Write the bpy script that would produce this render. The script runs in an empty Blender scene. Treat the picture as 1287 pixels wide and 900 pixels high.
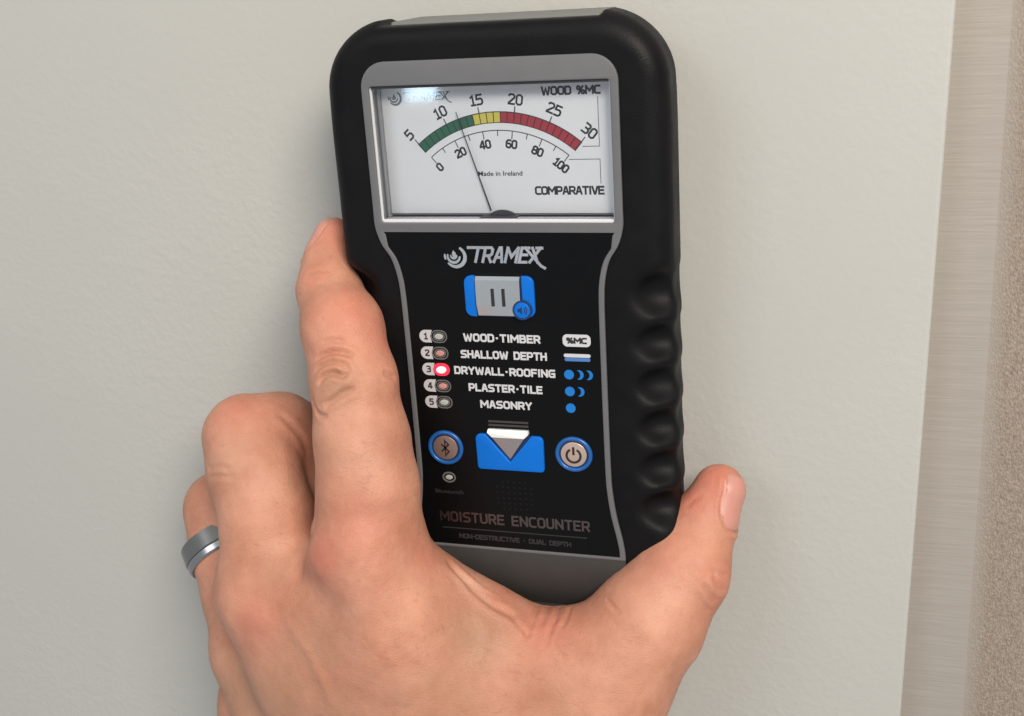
import bpy, bmesh, math, random
import numpy as np
from mathutils import Vector, Matrix
from mathutils.bvhtree import BVHTree

random.seed(4)
rng = np.random.default_rng(4)
MM = 0.001                      # everything below is laid out in millimetres:
                                # x to the right, y into the wall, z up; the meter's face is y = 0
WALL_Y = 36.0
sc = bpy.context.scene
col = sc.collection

# ------------------------------------------------------------------ camera
cd = bpy.data.cameras.new('camera')
cam = bpy.data.objects.new('camera', cd)
col.objects.link(cam)
cd.sensor_width = 36.0
cd.lens = 36.0 * 1535.0 / 1287.0
cd.clip_start = 0.01
cd.clip_end = 50.0
_m = Matrix([[0.95546, -0.033971, 0.293158], [0.288429, 0.317822, -0.903215], [-0.062489, 0.947542, 0.313465]]).to_4x4()
_m.translation = Vector((95.854, -288.31, 74.399)) * MM
cam.matrix_world = _m
sc.camera = cam

# ------------------------------------------------------------------ room light
world = bpy.data.worlds.new('World')
sc.world = world
world.use_nodes = True
bg = world.node_tree.nodes['Background']
bg.inputs['Color'].default_value = (0.88, 0.95, 1.0, 1)
bg.inputs['Strength'].default_value = 0.44

def area(name, loc, target, size, size_y, power, color):
    l = bpy.data.lights.new(name, 'AREA')
    l.shape = 'RECTANGLE'
    l.size = size
    l.size_y = size_y
    l.energy = power
    l.color = color
    o = bpy.data.objects.new(name, l)
    o.location = loc
    o.rotation_euler = (Vector(target) - Vector(loc)).to_track_quat('-Z', 'Y').to_euler()
    col.objects.link(o)
    return o

area('ceiling_light', (0.50, -0.72, 0.58), (0.02, 0.0, 0.0), 0.46, 0.40, 13.5, (1.0, 0.91, 0.785))
area('ceiling_light', (-0.7, -1.7, 1.0), (0.0, 0.0, 0.0), 0.8, 0.8, 8.0, (0.93, 0.97, 1.0))
area('window_light', (-0.235 - 0.010, -0.58, -0.062 + 0.042), (-0.018, 0, 0.043), 0.023, 0.011, 0.015, (0.66, 0.86, 1.0))

sc.view_settings.view_transform = 'Standard'
sc.view_settings.look = 'None'
sc.view_settings.exposure = 0.14
sc.view_settings.gamma = 1.0

# ------------------------------------------------------------------ helpers
def tag(o, label=None, cat=None, kind=None, group=None):
    if label: o['label'] = label
    if cat: o['category'] = cat
    if kind: o['kind'] = kind
    if group: o['group'] = group
    return o

def empty(name, loc):
    o = bpy.data.objects.new(name, None)
    o.location = Vector(loc) * MM
    o.empty_display_size = 0.01
    col.objects.link(o)
    return o

def link(name, me, mat, parent=None):
    o = bpy.data.objects.new(name, me)
    col.objects.link(o)
    if mat is not None:
        me.materials.clear()
        me.materials.append(mat)
    if parent is not None:
        o.parent = parent
        if parent.type == 'EMPTY':
            o.location = -parent.location
    return o

def mesh_from(name, verts, faces, smooth=False):
    me = bpy.data.meshes.new(name)
    v = np.asarray(verts, float) * MM
    me.from_pydata(v.tolist(), [], [list(map(int, f)) for f in faces])
    me.validate()
    if smooth:
        me.polygons.foreach_set('use_smooth', [True] * len(me.polygons))
    me.update()
    return me

def fast_mesh(name, v, quads):
    """numpy quads -> smooth shaded mesh"""
    me = bpy.data.meshes.new(name)
    n, m = len(v), len(quads)
    me.vertices.add(n)
    me.vertices.foreach_set('co', (v * MM).astype(np.float32).ravel())
    me.loops.add(m * 4)
    me.loops.foreach_set('vertex_index', quads.astype(np.int32).ravel())
    me.polygons.add(m)
    me.polygons.foreach_set('loop_start', np.arange(0, m * 4, 4, dtype=np.int32))
    me.polygons.foreach_set('use_smooth', np.ones(m, bool))
    me.update(calc_edges=True)
    return me

# ---- 2-D outlines
def arc_pts(cx, cz, r, a0, a1, n):
    return [(cx + r * math.cos(math.radians(a0 + (a1 - a0) * i / n)),
             cz + r * math.sin(math.radians(a0 + (a1 - a0) * i / n))) for i in range(n + 1)]

def rrect(x0, x1, z0, z1, r, n=6):
    p = []
    p += arc_pts(x1 - r, z1 - r, r, 90, 0, n)
    p += arc_pts(x1 - r, z0 + r, r, 0, -90, n)
    p += arc_pts(x0 + r, z0 + r, r, -90, -180, n)
    p += arc_pts(x0 + r, z1 - r, r, 180, 90, n)
    return p

def oval(cx, cz, rx, rz, n=28):
    return [(cx + rx * math.cos(2 * math.pi * i / n), cz + rz * math.sin(2 * math.pi * i / n)) for i in range(n)]

def smooth_path(pts, n=8):
    """Catmull-Rom through pts"""
    out = []
    P_ = [pts[0]] + list(pts) + [pts[-1]]
    for i in range(1, len(P_) - 2):
        p0, p1, p2, p3 = [np.array(q, float) for q in P_[i - 1:i + 3]]
        for k in range(n):
            t = k / n
            out.append(tuple(0.5 * ((2 * p1) + (-p0 + p2) * t + (2 * p0 - 5 * p1 + 4 * p2 - p3) * t * t
                                    + (-p0 + 3 * p1 - 3 * p2 + p3) * t ** 3)))
    out.append(tuple(pts[-1]))
    return out

def plate(name, loops, y_front, thick, mat, parent=None, bevel=0.0, bevel_res=2):
    """flat solid with outline loops[0] and holes loops[1:], its face at y_front"""
    cu = bpy.data.curves.new(name, 'CURVE')
    cu.dimensions = '2D'
    cu.fill_mode = 'BOTH'
    for lp in loops:
        s = cu.splines.new('POLY')
        s.points.add(len(lp) - 1)
        for q, (x, z) in zip(s.points, lp):
            q.co = (x * MM, z * MM, 0, 1)
        s.use_cyclic_u = True
    if bevel:
        cu.bevel_depth = bevel * MM
        cu.bevel_resolution = bevel_res
        cu.offset = -bevel * MM
    cu.extrude = max(thick / 2 - bevel, 0.001) * MM
    t = bpy.data.objects.new(name, cu)
    col.objects.link(t)
    dg = bpy.context.evaluated_depsgraph_get()
    me = bpy.data.meshes.new_from_object(t.evaluated_get(dg))
    bpy.data.objects.remove(t)
    bpy.data.curves.remove(cu)
    me.name = name
    me.transform(Matrix.Translation((0, (y_front + thick / 2) * MM, 0)) @ Matrix.Rotation(math.pi / 2, 4, 'X'))
    bm = bmesh.new()
    bm.from_mesh(me)
    bmesh.ops.remove_doubles(bm, verts=bm.verts, dist=1e-6)
    bmesh.ops.recalc_face_normals(bm, faces=bm.faces)
    bm.to_mesh(me)
    bm.free()
    if bevel:
        me.polygons.foreach_set('use_smooth', [True] * len(me.polygons))
        me.set_sharp_from_angle(angle=math.radians(40))
    return link(name, me, mat, parent)

def plates(name, outlines, y_front, thick, mat, parent=None):
    """several separate outlines in one part"""
    return plate(name, outlines, y_front, thick, mat, parent)

# ---- squared stroke lettering (polylines on a 4 x 6 grid)
G = {
 'A': (4, [[(0, 0), (1.6, 6), (2.4, 6), (4, 0)], [(0.6, 1.9), (3.4, 1.9)]]),
 'B': (4, [[(0, 0), (0, 6), (3, 6), (3.7, 5.2), (3.7, 4), (3, 3.2), (0, 3.2)], [(3, 3.2), (4, 2.4), (4, .8), (3.2, 0), (0, 0)]]),
 'C': (3.8, [[(3.8, 6), (1, 6), (0, 5), (0, 1), (1, 0), (3.8, 0)]]),
 'D': (4, [[(0, 0), (0, 6), (3, 6), (4, 5), (4, 1), (3, 0), (0, 0)]]),
 'E': (3.6, [[(3.6, 6), (0, 6), (0, 0), (3.6, 0)], [(0, 3.1), (3.2, 3.1)]]),
 'F': (3.5, [[(3.5, 6), (0, 6), (0, 0)], [(0, 3), (3.1, 3)]]),
 'G': (4, [[(4, 6), (1, 6), (0, 5), (0, 1), (1, 0), (4, 0), (4, 2.9), (2.2, 2.9)]]),
 'H': (4, [[(0, 0), (0, 6)], [(4, 0), (4, 6)], [(0, 3), (4, 3)]]),
 'I': (0.8, [[(0.4, 0), (0.4, 6)]]),
 'L': (3.4, [[(0, 6), (0, 0), (3.4, 0)]]),
 'M': (5.4, [[(0, 0), (0, 6)], [(0.2, 5.8), (2.7, 2.2), (5.2, 5.8)], [(5.4, 0), (5.4, 6)]]),
 'N': (4.2, [[(0, 0), (0, 6)], [(0.1, 5.8), (4.1, .2)], [(4.2, 0), (4.2, 6)]]),
 'O': (4.1, [[(1, 0), (0, 1), (0, 5), (1, 6), (3.1, 6), (4.1, 5), (4.1, 1), (3.1, 0), (1, 0)]]),
 'P': (3.9, [[(0, 0), (0, 6), (3, 6), (3.9, 5.2), (3.9, 3.2), (3, 2.4), (0, 2.4)]]),
 'R': (4, [[(0, 0), (0, 6), (3, 6), (3.9, 5.2), (3.9, 3.4), (3, 2.6), (0, 2.6)], [(2.2, 2.6), (4, 0)]]),
 'S': (3.9, [[(3.8, 6), (.9, 6), (0, 5.2), (0, 3.9), (.8, 3.2), (3.1, 2.9), (3.9, 2.1), (3.9, .8), (3.1, 0), (0, 0)]]),
 'T': (4, [[(0, 6), (4, 6)], [(2, 6), (2, 0)]]),
 'U': (4, [[(0, 6), (0, 1), (1, 0), (3, 0), (4, 1), (4, 6)]]),
 'V': (4, [[(0, 6), (1.7, 0), (2.3, 0), (4, 6)]]),
 'W': (6, [[(0, 6), (1.2, 0), (1.7, 0), (3, 5), (4.3, 0), (4.8, 0), (6, 6)]]),
 'X': (4, [[(0, 6), (4, 0)], [(4, 6), (0, 0)]]),
 'Y': (4, [[(0, 6), (2, 2.8), (4, 6)], [(2, 2.8), (2, 0)]]),
 '0': (3.6, [[(1, 0), (0, 1), (0, 5), (1, 6), (2.6, 6), (3.6, 5), (3.6, 1), (2.6, 0), (1, 0)]]),
 '1': (2.4, [[(0, 4.9), (1.3, 6), (1.3, 0)], [(0, 0), (2.6, 0)]]),
 '2': (3.6, [[(0, 5.2), (.8, 6), (2.8, 6), (3.6, 5.1), (3.6, 4), (0, .5), (0, 0), (3.7, 0)]]),
 '3': (3.6, [[(0, 6), (2.8, 6), (3.5, 5.2), (3.5, 3.9), (2.7, 3.2), (1.1, 3.2)], [(2.7, 3.2), (3.6, 2.4), (3.6, .8), (2.8, 0), (0, 0)]]),
 '4': (3.8, [[(2.9, 0), (2.9, 6), (2.4, 6), (0, 2), (0, 1.5), (3.9, 1.5)]]),
 '5': (3.6, [[(3.4, 6), (.2, 6), (0, 3.4), (2.7, 3.6), (3.6, 2.7), (3.6, .9), (2.7, 0), (0, 0)]]),
 '6': (3.6, [[(3.3, 6), (1.2, 6), (0, 4.6), (0, 1), (1, 0), (2.7, 0), (3.6, .9), (3.6, 2.4), (2.8, 3.3), (0, 3.3)]]),
 '8': (3.6, [[(1, 3.2), (.2, 4), (.2, 5.2), (1, 6), (2.6, 6), (3.4, 5.2), (3.4, 4), (2.6, 3.2), (1, 3.2), (0, 2.4), (0, .8), (.9, 0), (2.7, 0), (3.6, .8), (3.6, 2.4), (2.6, 3.2)]]),
 '%': (5.4, [[(.5, 3.4), (0, 4), (0, 5.4), (.5, 6), (1.5, 6), (2, 5.4), (2, 4), (1.5, 3.4), (.5, 3.4)],
             [(3.9, 0), (3.4, .6), (3.4, 2), (3.9, 2.6), (4.9, 2.6), (5.4, 2), (5.4, .6), (4.9, 0), (3.9, 0)], [(4.3, 6), (1.1, 0)]]),
 '.': (2.2, [[(.95, 3), (1.25, 3)]]),
 '-': (2, [[(0, 3), (2, 3)]]),
 ' ': (2.4, []),
}

def ribbon(pts, hw, cap=0.0):
    """mitred flat ribbon along 2-D pts -> (verts, quads)"""
    p = np.array(pts, float)
    closed = len(p) > 2 and np.allclose(p[0], p[-1])
    if closed:
        p = p[:-1]
    elif cap:
        d0, d1 = p[0] - p[1], p[-1] - p[-2]
        p[0] += d0 / np.linalg.norm(d0) * cap
        p[-1] += d1 / np.linalg.norm(d1) * cap
    n = len(p)
    V, Q = [], []
    for i in range(n):
        a = p[i] - p[i - 1] if (closed or i > 0) else p[1] - p[0]
        b = p[(i + 1) % n] - p[i] if (closed or i < n - 1) else a
        a = a / (np.linalg.norm(a) + 1e-9)
        b = b / (np.linalg.norm(b) + 1e-9)
        na, nb = np.array([-a[1], a[0]]), np.array([-b[1], b[0]])
        m = na + nb
        m = m / (np.linalg.norm(m) + 1e-9)
        s = hw / max(0.5, float(m @ na))
        V += [p[i] + m * s, p[i] - m * s]
    for i in range(n if closed else n - 1):
        j = (i + 1) % n
        Q.append((2 * i, 2 * i + 1, 2 * j + 1, 2 * j))
    return V, Q

def text_lines(s, gap=1.55):
    x, out = 0.0, []
    for ch in s:
        w, pl = G[ch]
        for l in pl:
            out.append([(a + x, b) for a, b in l])
        x += w + gap
    return out, x - gap

def lettering(name, s, cx, cz, height, hw, y, mat, parent, width=None, rot=0.0, shear=0.0, gap=1.55, extra=()):
    """printed word centred on (cx, cz); width forces the overall width"""
    lines, w = text_lines(s, gap)
    k = height / 6.0
    kx = (width / w) if width else k
    lines = [[((a - w / 2) * kx + (b - 3) * k * shear, (b - 3) * k) for a, b in l] for l in lines] + [list(e) for e in extra]
    c, sn = math.cos(math.radians(rot)), math.sin(math.radians(rot))
    V, F = [], []
    for i, l in enumerate(lines):
        v, q = ribbon(l, hw, hw * 0.9)
        b = len(V)
        yy = y - 0.02 - 0.002 * i
        V += [(cx + a * c - z * sn, yy - 0.0008 * (j // 2), cz + a * sn + z * c) for j, (a, z) in enumerate(v)]
        F += [tuple(b + t for t in f) for f in q]
    me = mesh_from(name, V, F)
    bm = bmesh.new(); bm.from_mesh(me)
    for f in bm.faces:
        f.normal_update()
        if f.normal.y > 0: f.normal_flip()
    bm.to_mesh(me); bm.free()
    return link(name, me, mat, parent)

def lines_part(name, lines, hw, y, mat, parent):
    V, F = [], []
    for i, l in enumerate(lines):
        v, q = ribbon(l, hw)
        b = len(V)
        V += [(a, y - 0.02 - 0.004 * (i % 5), z) for a, z in v]
        F += [tuple(b + t for t in f)[::-1] for f in q]
    return link(name, mesh_from(name, V, F), mat, parent)

def type_text(name, s, cx, cz, height, y, mat, parent, bold=0.0, width=None):
    """lower-case small print with the built-in font"""
    cu = bpy.data.curves.new(name, 'FONT')
    cu.body = s
    cu.align_x, cu.align_y = 'CENTER', 'CENTER'
    cu.size = 1.0
    cu.offset = bold
    t = bpy.data.objects.new(name, cu)
    col.objects.link(t)
    dg = bpy.context.evaluated_depsgraph_get()
    me = bpy.data.meshes.new_from_object(t.evaluated_get(dg))
    bpy.data.objects.remove(t)
    bpy.data.curves.remove(cu)
    xs = [v.co.x for v in me.vertices]
    k = height * 1.35 * MM
    kx = width * MM / (max(xs) - min(xs)) if width else k
    me.transform(Matrix.Translation((cx * MM, (y - 0.03) * MM, cz * MM)) @ Matrix.Rotation(math.pi / 2, 4, 'X') @ Matrix.Diagonal((kx, k, k, 1)))
    me.name = name
    return link(name, me, mat, parent)

# ---- distance fields and surface nets
class Field:
    def __init__(self, lo, hi, h):
        self.lo, self.h = np.array(lo, float), h
        self.n = np.ceil((np.array(hi) - self.lo) / h).astype(int) + 1
        self.ax = [(self.lo[i] + h * np.arange(self.n[i])).astype(np.float32) for i in range(3)]
    def new(self):
        return np.full(self.n, 1e3, np.float32)
    def window(self, lo, hi):
        a = np.clip(np.floor((np.array(lo) - self.lo) / self.h).astype(int), 0, self.n)
        b = np.clip(np.ceil((np.array(hi) - self.lo) / self.h).astype(int) + 1, 0, self.n)
        sl = tuple(slice(a[i], b[i]) for i in range(3))
        g = [self.ax[0][sl[0]][:, None, None], self.ax[1][sl[1]][None, :, None], self.ax[2][sl[2]][None, None, :]]
        return sl, g

def smin(a, b, k):
    h = np.maximum(k - np.abs(a - b), 0) / k
    return np.minimum(a, b) - h * h * k * 0.25

def round_cone(g, a, b):
    """tapered capsule between (x,y,z,r) and (x,y,z,r)"""
    a, b = np.array(a, float), np.array(b, float)
    ba = b[:3] - a[:3]
    L2 = float(ba @ ba) + 1e-9
    px, py, pz = g[0] - a[0], g[1] - a[1], g[2] - a[2]
    t = np.clip((px * ba[0] + py * ba[1] + pz * ba[2]) / L2, 0, 1)
    dx, dy, dz = px - t * ba[0], py - t * ba[1], pz - t * ba[2]
    return np.sqrt(dx * dx + dy * dy + dz * dz) - (a[3] + t * (b[3] - a[3]))

def add_cone(F, D, a, b, k):
    r = max(a[3], b[3]) + k + 3
    lo = np.minimum(a[:3], b[:3]) - r
    hi = np.maximum(a[:3], b[:3]) + r
    sl, g = F.window(lo, hi)
    D[sl] = smin(D[sl], round_cone(g, a, b).astype(np.float32), k)

def ellipsoid(g, c, r):
    x, y, z = (g[0] - c[0]) / r[0], (g[1] - c[1]) / r[1], (g[2] - c[2]) / r[2]
    k0 = np.sqrt(x * x + y * y + z * z)
    x, y, z = x / r[0], y / r[1], z / r[2]
    k1 = np.sqrt(x * x + y * y + z * z) + 1e-6
    return k0 * (k0 - 1) / k1

def surface_nets(F, D):
    s = D < 0
    n = np.array(D.shape) - 1
    cnt = np.zeros(n, np.uint8)
    for i in (0, 1):
        for j in (0, 1):
            for k in (0, 1):
                cnt += s[i:i + n[0], j:j + n[1], k:k + n[2]]
    cells = np.argwhere((cnt > 0) & (cnt < 8))
    idx = np.full(n, -1, np.int32)
    idx[tuple(cells.T)] = np.arange(len(cells))
    pos = np.zeros((len(cells), 3))
    num = np.zeros(len(cells))
    for ax in range(3):
        o1, o2 = [q for q in range(3) if q != ax]
        for u in (0, 1):
            for w in (0, 1):
                p0 = cells.copy(); p0[:, o1] += u; p0[:, o2] += w
                p1 = p0.copy(); p1[:, ax] += 1
                a, b = D[tuple(p0.T)], D[tuple(p1.T)]
                m = (a < 0) != (b < 0)
                t = np.where(m, a / np.where(m, a - b, 1), 0)
                c = p0.astype(float); c[:, ax] += t
                pos[m] += c[m]; num[m] += 1
    v = F.lo + F.h * pos / num[:, None]
    quads = []
    for ax in range(3):
        o1, o2 = [(1, 2), (2, 0), (0, 1)][ax]
        a = [slice(0, d) for d in D.shape]; b = list(a)
        a[ax] = slice(0, D.shape[ax] - 1); b[ax] = slice(1, D.shape[ax])
        sa, sb = s[tuple(a)], s[tuple(b)]
        e = np.argwhere(sa != sb)
        e = e[(e[:, o1] > 0) & (e[:, o2] > 0) & (e[:, o1] < D.shape[o1] - 1) & (e[:, o2] < D.shape[o2] - 1)]
        def cell(d1, d2):
            q = e.copy(); q[:, o1] -= d1; q[:, o2] -= d2
            return idx[tuple(q.T)]
        q = np.stack([cell(1, 1), cell(0, 1), cell(0, 0), cell(1, 0)], 1)
        flip = sb[tuple(e.T)]
        q[flip] = q[flip][:, ::-1]
        quads.append(q)
    quads = np.concatenate(quads)
    quads = quads[(quads >= 0).all(1)]
    return v, quads

def relax(v, quads, it, lam=0.5):
    e = np.concatenate([quads[:, [0, 1]], quads[:, [1, 2]], quads[:, [2, 3]], quads[:, [3, 0]]])
    e = np.concatenate([e, e[:, ::-1]])
    n = len(v)
    deg = np.bincount(e[:, 0], minlength=n).astype(float)
    for _ in range(it):
        s = np.stack([np.bincount(e[:, 0], weights=v[e[:, 1], c], minlength=n) for c in range(3)], 1)
        v = v + lam * (s / deg[:, None] - v)
    return v

# ------------------------------------------------------------------ materials
def mat(name, base, rough=0.5, metal=0.0, spec=0.5, bump=0.0, bscale=1000.0, vary=0.0, vscale=200.0, rvar=0.0, coat=0.0):
    m = bpy.data.materials.new(name)
    m.use_nodes = True
    nt = m.node_tree
    b = nt.nodes['Principled BSDF']
    b.inputs['Base Color'].default_value = (*base, 1)
    b.inputs['Roughness'].default_value = rough
    b.inputs['Metallic'].default_value = metal
    b.inputs['Specular IOR Level'].default_value = spec
    b.inputs['Coat Weight'].default_value = coat
    tc = nt.nodes.new('ShaderNodeTexCoord')
    if vary or rvar:
        n = nt.nodes.new('ShaderNodeTexNoise')
        n.inputs['Scale'].default_value = vscale
        n.inputs['Detail'].default_value = 5
        nt.links.new(tc.outputs['Object'], n.inputs['Vector'])
        if vary:
            mx = nt.nodes.new('ShaderNodeMix')
            mx.data_type = 'RGBA'
            mx.inputs['A'].default_value = (*[c * (1 - vary) for c in base], 1)
            mx.inputs['B'].default_value = (*[min(1, c * (1 + vary)) for c in base], 1)
            nt.links.new(n.outputs['Fac'], mx.inputs['Factor'])
            nt.links.new(mx.outputs['Result'], b.inputs['Base Color'])
        if rvar:
            mr = nt.nodes.new('ShaderNodeMapRange')
            mr.inputs['From Min'].default_value = 0.3
            mr.inputs['From Max'].default_value = 0.7
            mr.inputs['To Min'].default_value = rough - rvar
            mr.inputs['To Max'].default_value = rough + rvar
            nt.links.new(n.outputs['Fac'], mr.inputs['Value'])
            nt.links.new(mr.outputs['Result'], b.inputs['Roughness'])
    if bump:
        n2 = nt.nodes.new('ShaderNodeTexNoise')
        n2.inputs['Scale'].default_value = bscale
        n2.inputs['Detail'].default_value = 4
        nt.links.new(tc.outputs['Object'], n2.inputs['Vector'])
        bp = nt.nodes.new('ShaderNodeBump')
        bp.inputs['Strength'].default_value = bump
        bp.inputs['Distance'].default_value = 0.0003
        nt.links.new(n2.outputs['Fac'], bp.inputs['Height'])
        nt.links.new(bp.outputs['Normal'], b.inputs['Normal'])
    return m

M_rubber = mat('black_rubber', (0.0045, 0.0043, 0.0052), 0.50, spec=0.13, bump=0.25, bscale=2500, vary=0.4, vscale=90, rvar=0.08)
M_trim = mat('grey_plastic', (0.115, 0.115, 0.122), 0.45, spec=0.3, bump=0.15, bscale=3000, vary=0.06, rvar=0.06)
M_cap = mat('dark_grey_plastic', (0.047, 0.046, 0.045), 0.5, spec=0.22, bump=0.15, bscale=3000, vary=0.08, rvar=0.06)
M_top = mat('pale_grey_plastic', (0.15, 0.15, 0.145), 0.5, spec=0.3, vary=0.05)
M_panel = mat('black_membrane', (0.003, 0.003, 0.0035), 0.30, spec=0.14, bump=0.1, bscale=4000, rvar=0.06)
M_dial = mat('dial_white', (0.90, 0.915, 0.955), 0.55, vary=0.015)
M_wallA = mat('lens_edge_white', (0.52, 0.52, 0.54), 0.35)
M_wallB = mat('lens_gap_dark', (0.16, 0.16, 0.18), 0.4)
M_wallC = mat('lens_edge_grey', (0.42, 0.42, 0.45), 0.3)
M_ink = mat('black_ink', (0.012, 0.012, 0.015), 0.6)
M_greyink = mat('grey_ink', (0.17, 0.18, 0.22), 0.6)
M_green = mat('scale_green', (0.012, 0.135, 0.075), 0.6, vary=0.12, vscale=900)
M_yellow = mat('scale_yellow', (0.72, 0.62, 0.10), 0.6, vary=0.08, vscale=900)
M_red = mat('scale_red', (0.42, 0.022, 0.045), 0.6, vary=0.1, vscale=900)
M_white = mat('white_print', (0.48, 0.48, 0.50), 0.5)
M_blue = mat('blue_button', (0.002, 0.12, 0.50), 0.38, spec=0.2, bump=0.1, bscale=3000, vary=0.06)
M_bluelt = mat('blue_print', (0.01, 0.15, 0.47), 0.5, spec=0.2)
M_bluedk = mat('dark_blue_groove', (0.003, 0.02, 0.09), 0.5)
M_ringblue = mat('blue_button_ring', (0.008, 0.085, 0.30), 0.30)
M_silver = mat('silver_foil', (0.78, 0.77, 0.77), 0.16, metal=1.0)
M_foil = mat('silver_lettering', (0.72, 0.72, 0.75), 0.32, metal=1.0, rvar=0.1, vscale=250)
M_dimfoil = mat('dull_foil', (0.155, 0.125, 0.12), 0.42, metal=1.0, rvar=0.06)  # dim pinkish base holds the hand's reflection in the model lettering
M_faint = mat('faint_print', (0.026, 0.024, 0.026), 0.6, spec=0.2)
M_disc = mat('brushed_button', (0.62, 0.47, 0.40), 0.35, metal=0.7, rvar=0.08)  # warm base colour stands in for the hand reflected in the disc
M_disc_dk = mat('dull_button', (0.29, 0.20, 0.175), 0.38, metal=0.6, rvar=0.08)  # same reflected hand tint in the base colour, darker
M_glyph = mat('dark_glyph', (0.02, 0.008, 0.008), 0.6)
M_ledgrey = mat('led_clear', (0.34, 0.35, 0.33), 0.35)
M_ledpink = mat('led_pink', (0.46, 0.20, 0.18), 0.35)
M_bezel = mat('led_bezel_grey', (0.11, 0.105, 0.105), 0.4)
M_tab = mat('tab_grey', (0.42, 0.41, 0.42), 0.5)
M_needle = mat('needle_black', (0.02, 0.02, 0.025), 0.4)

M_led_on = bpy.data.materials.new('led_red_lit')
M_led_on.use_nodes = True
_b = M_led_on.node_tree.nodes['Principled BSDF']
_b.inputs['Base Color'].default_value = (0.8, 0.25, 0.25, 1)
_b.inputs['Emission Color'].default_value = (1.0, 0.27, 0.30, 1)
_b.inputs['Emission Strength'].default_value = 2.6
M_led_halo = bpy.data.materials.new('led_red_halo')  # emissive red on bezel, rim and plate imitates the lit lamp's halo
M_led_halo.use_nodes = True
_b = M_led_halo.node_tree.nodes['Principled BSDF']
_b.inputs['Base Color'].default_value = (0.6, 0.02, 0.05, 1)
_b.inputs['Emission Color'].default_value = (1.0, 0.015, 0.05, 1)
_b.inputs['Emission Strength'].default_value = 0.5

# clear cover: see-through with a mirror-like fresnel sheen
M_glass = bpy.data.materials.new('clear_cover')
M_glass.use_nodes = True
nt = M_glass.node_tree
nt.nodes.clear()
o_ = nt.nodes.new('ShaderNodeOutputMaterial')
mx_ = nt.nodes.new('ShaderNodeMixShader')
tr_ = nt.nodes.new('ShaderNodeBsdfTransparent')
gl_ = nt.nodes.new('ShaderNodeBsdfGlossy')
fr_ = nt.nodes.new('ShaderNodeFresnel')
gl_.inputs['Roughness'].default_value = 0.05
fr_.inputs['IOR'].default_value = 1.46
nt.links.new(fr_.outputs[0], mx_.inputs[0])
nt.links.new(tr_.outputs[0], mx_.inputs[1])
nt.links.new(gl_.outputs[0], mx_.inputs[2])
nt.links.new(mx_.outputs[0], o_.inputs[0])

# painted wall: fine roller stipple with a few nibs
def wall_material(name, base, stipple, coarse):
    m = bpy.data.materials.new(name)
    m.use_nodes = True
    nt = m.node_tree
    b = nt.nodes['Principled BSDF']
    b.inputs['Roughness'].default_value = 0.62
    b.inputs['Specular IOR Level'].default_value = 0.3
    tc = nt.nodes.new('ShaderNodeTexCoord')
    n0 = nt.nodes.new('ShaderNodeTexNoise')
    n0.inputs['Scale'].default_value = 9
    n0.inputs['Detail'].default_value = 6
    nt.links.new(tc.outputs['Object'], n0.inputs['Vector'])
    mx = nt.nodes.new('ShaderNodeMix'); mx.data_type = 'RGBA'
    mx.inputs['A'].default_value = (*[c * 0.94 for c in base], 1)
    mx.inputs['B'].default_value = (*[c * 1.06 for c in base], 1)
    nt.links.new(n0.outputs['Fac'], mx.inputs['Factor'])
    nt.links.new(mx.outputs['Result'], b.inputs['Base Color'])
    n1 = nt.nodes.new('ShaderNodeTexNoise'); n1.inputs['Scale'].default_value = stipple; n1.inputs['Detail'].default_value = 3
    n2 = nt.nodes.new('ShaderNodeTexNoise'); n2.inputs['Scale'].default_value = coarse; n2.inputs['Detail'].default_value = 2
    nt.links.new(tc.outputs['Object'], n1.inputs['Vector'])
    nt.links.new(tc.outputs['Object'], n2.inputs['Vector'])
    r2 = nt.nodes.new('ShaderNodeMapRange')
    r2.inputs['From Min'].default_value = 0.50; r2.inputs['From Max'].default_value = 0.80
    nt.links.new(n2.outputs['Fac'], r2.inputs['Value'])
    ad = nt.nodes.new('ShaderNodeMath'); ad.operation = 'MULTIPLY_ADD'; ad.inputs[1].default_value = 0.45
    nt.links.new(r2.outputs['Result'], ad.inputs[0])
    nt.links.new(n1.outputs['Fac'], ad.inputs[2])
    bp = nt.nodes.new('ShaderNodeBump'); bp.inputs['Distance'].default_value = 0.0004
    pr = nt.nodes.new('ShaderNodeMapRange')      # the roller stipple is heavier in some patches
    pr.inputs['From Min'].default_value = 0.35; pr.inputs['From Max'].default_value = 0.65; pr.inputs['To Min'].default_value = 0.08; pr.inputs['To Max'].default_value = 0.46
    nt.links.new(n0.outputs['Fac'], pr.inputs['Value']); nt.links.new(pr.outputs['Result'], bp.inputs['Strength'])
    nt.links.new(ad.outputs[0], bp.inputs['Height'])
    nt.links.new(bp.outputs['Normal'], b.inputs['Normal'])
    return m

M_wall = wall_material('painted_plaster', (0.405, 0.398, 0.376), 520, 240)

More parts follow.
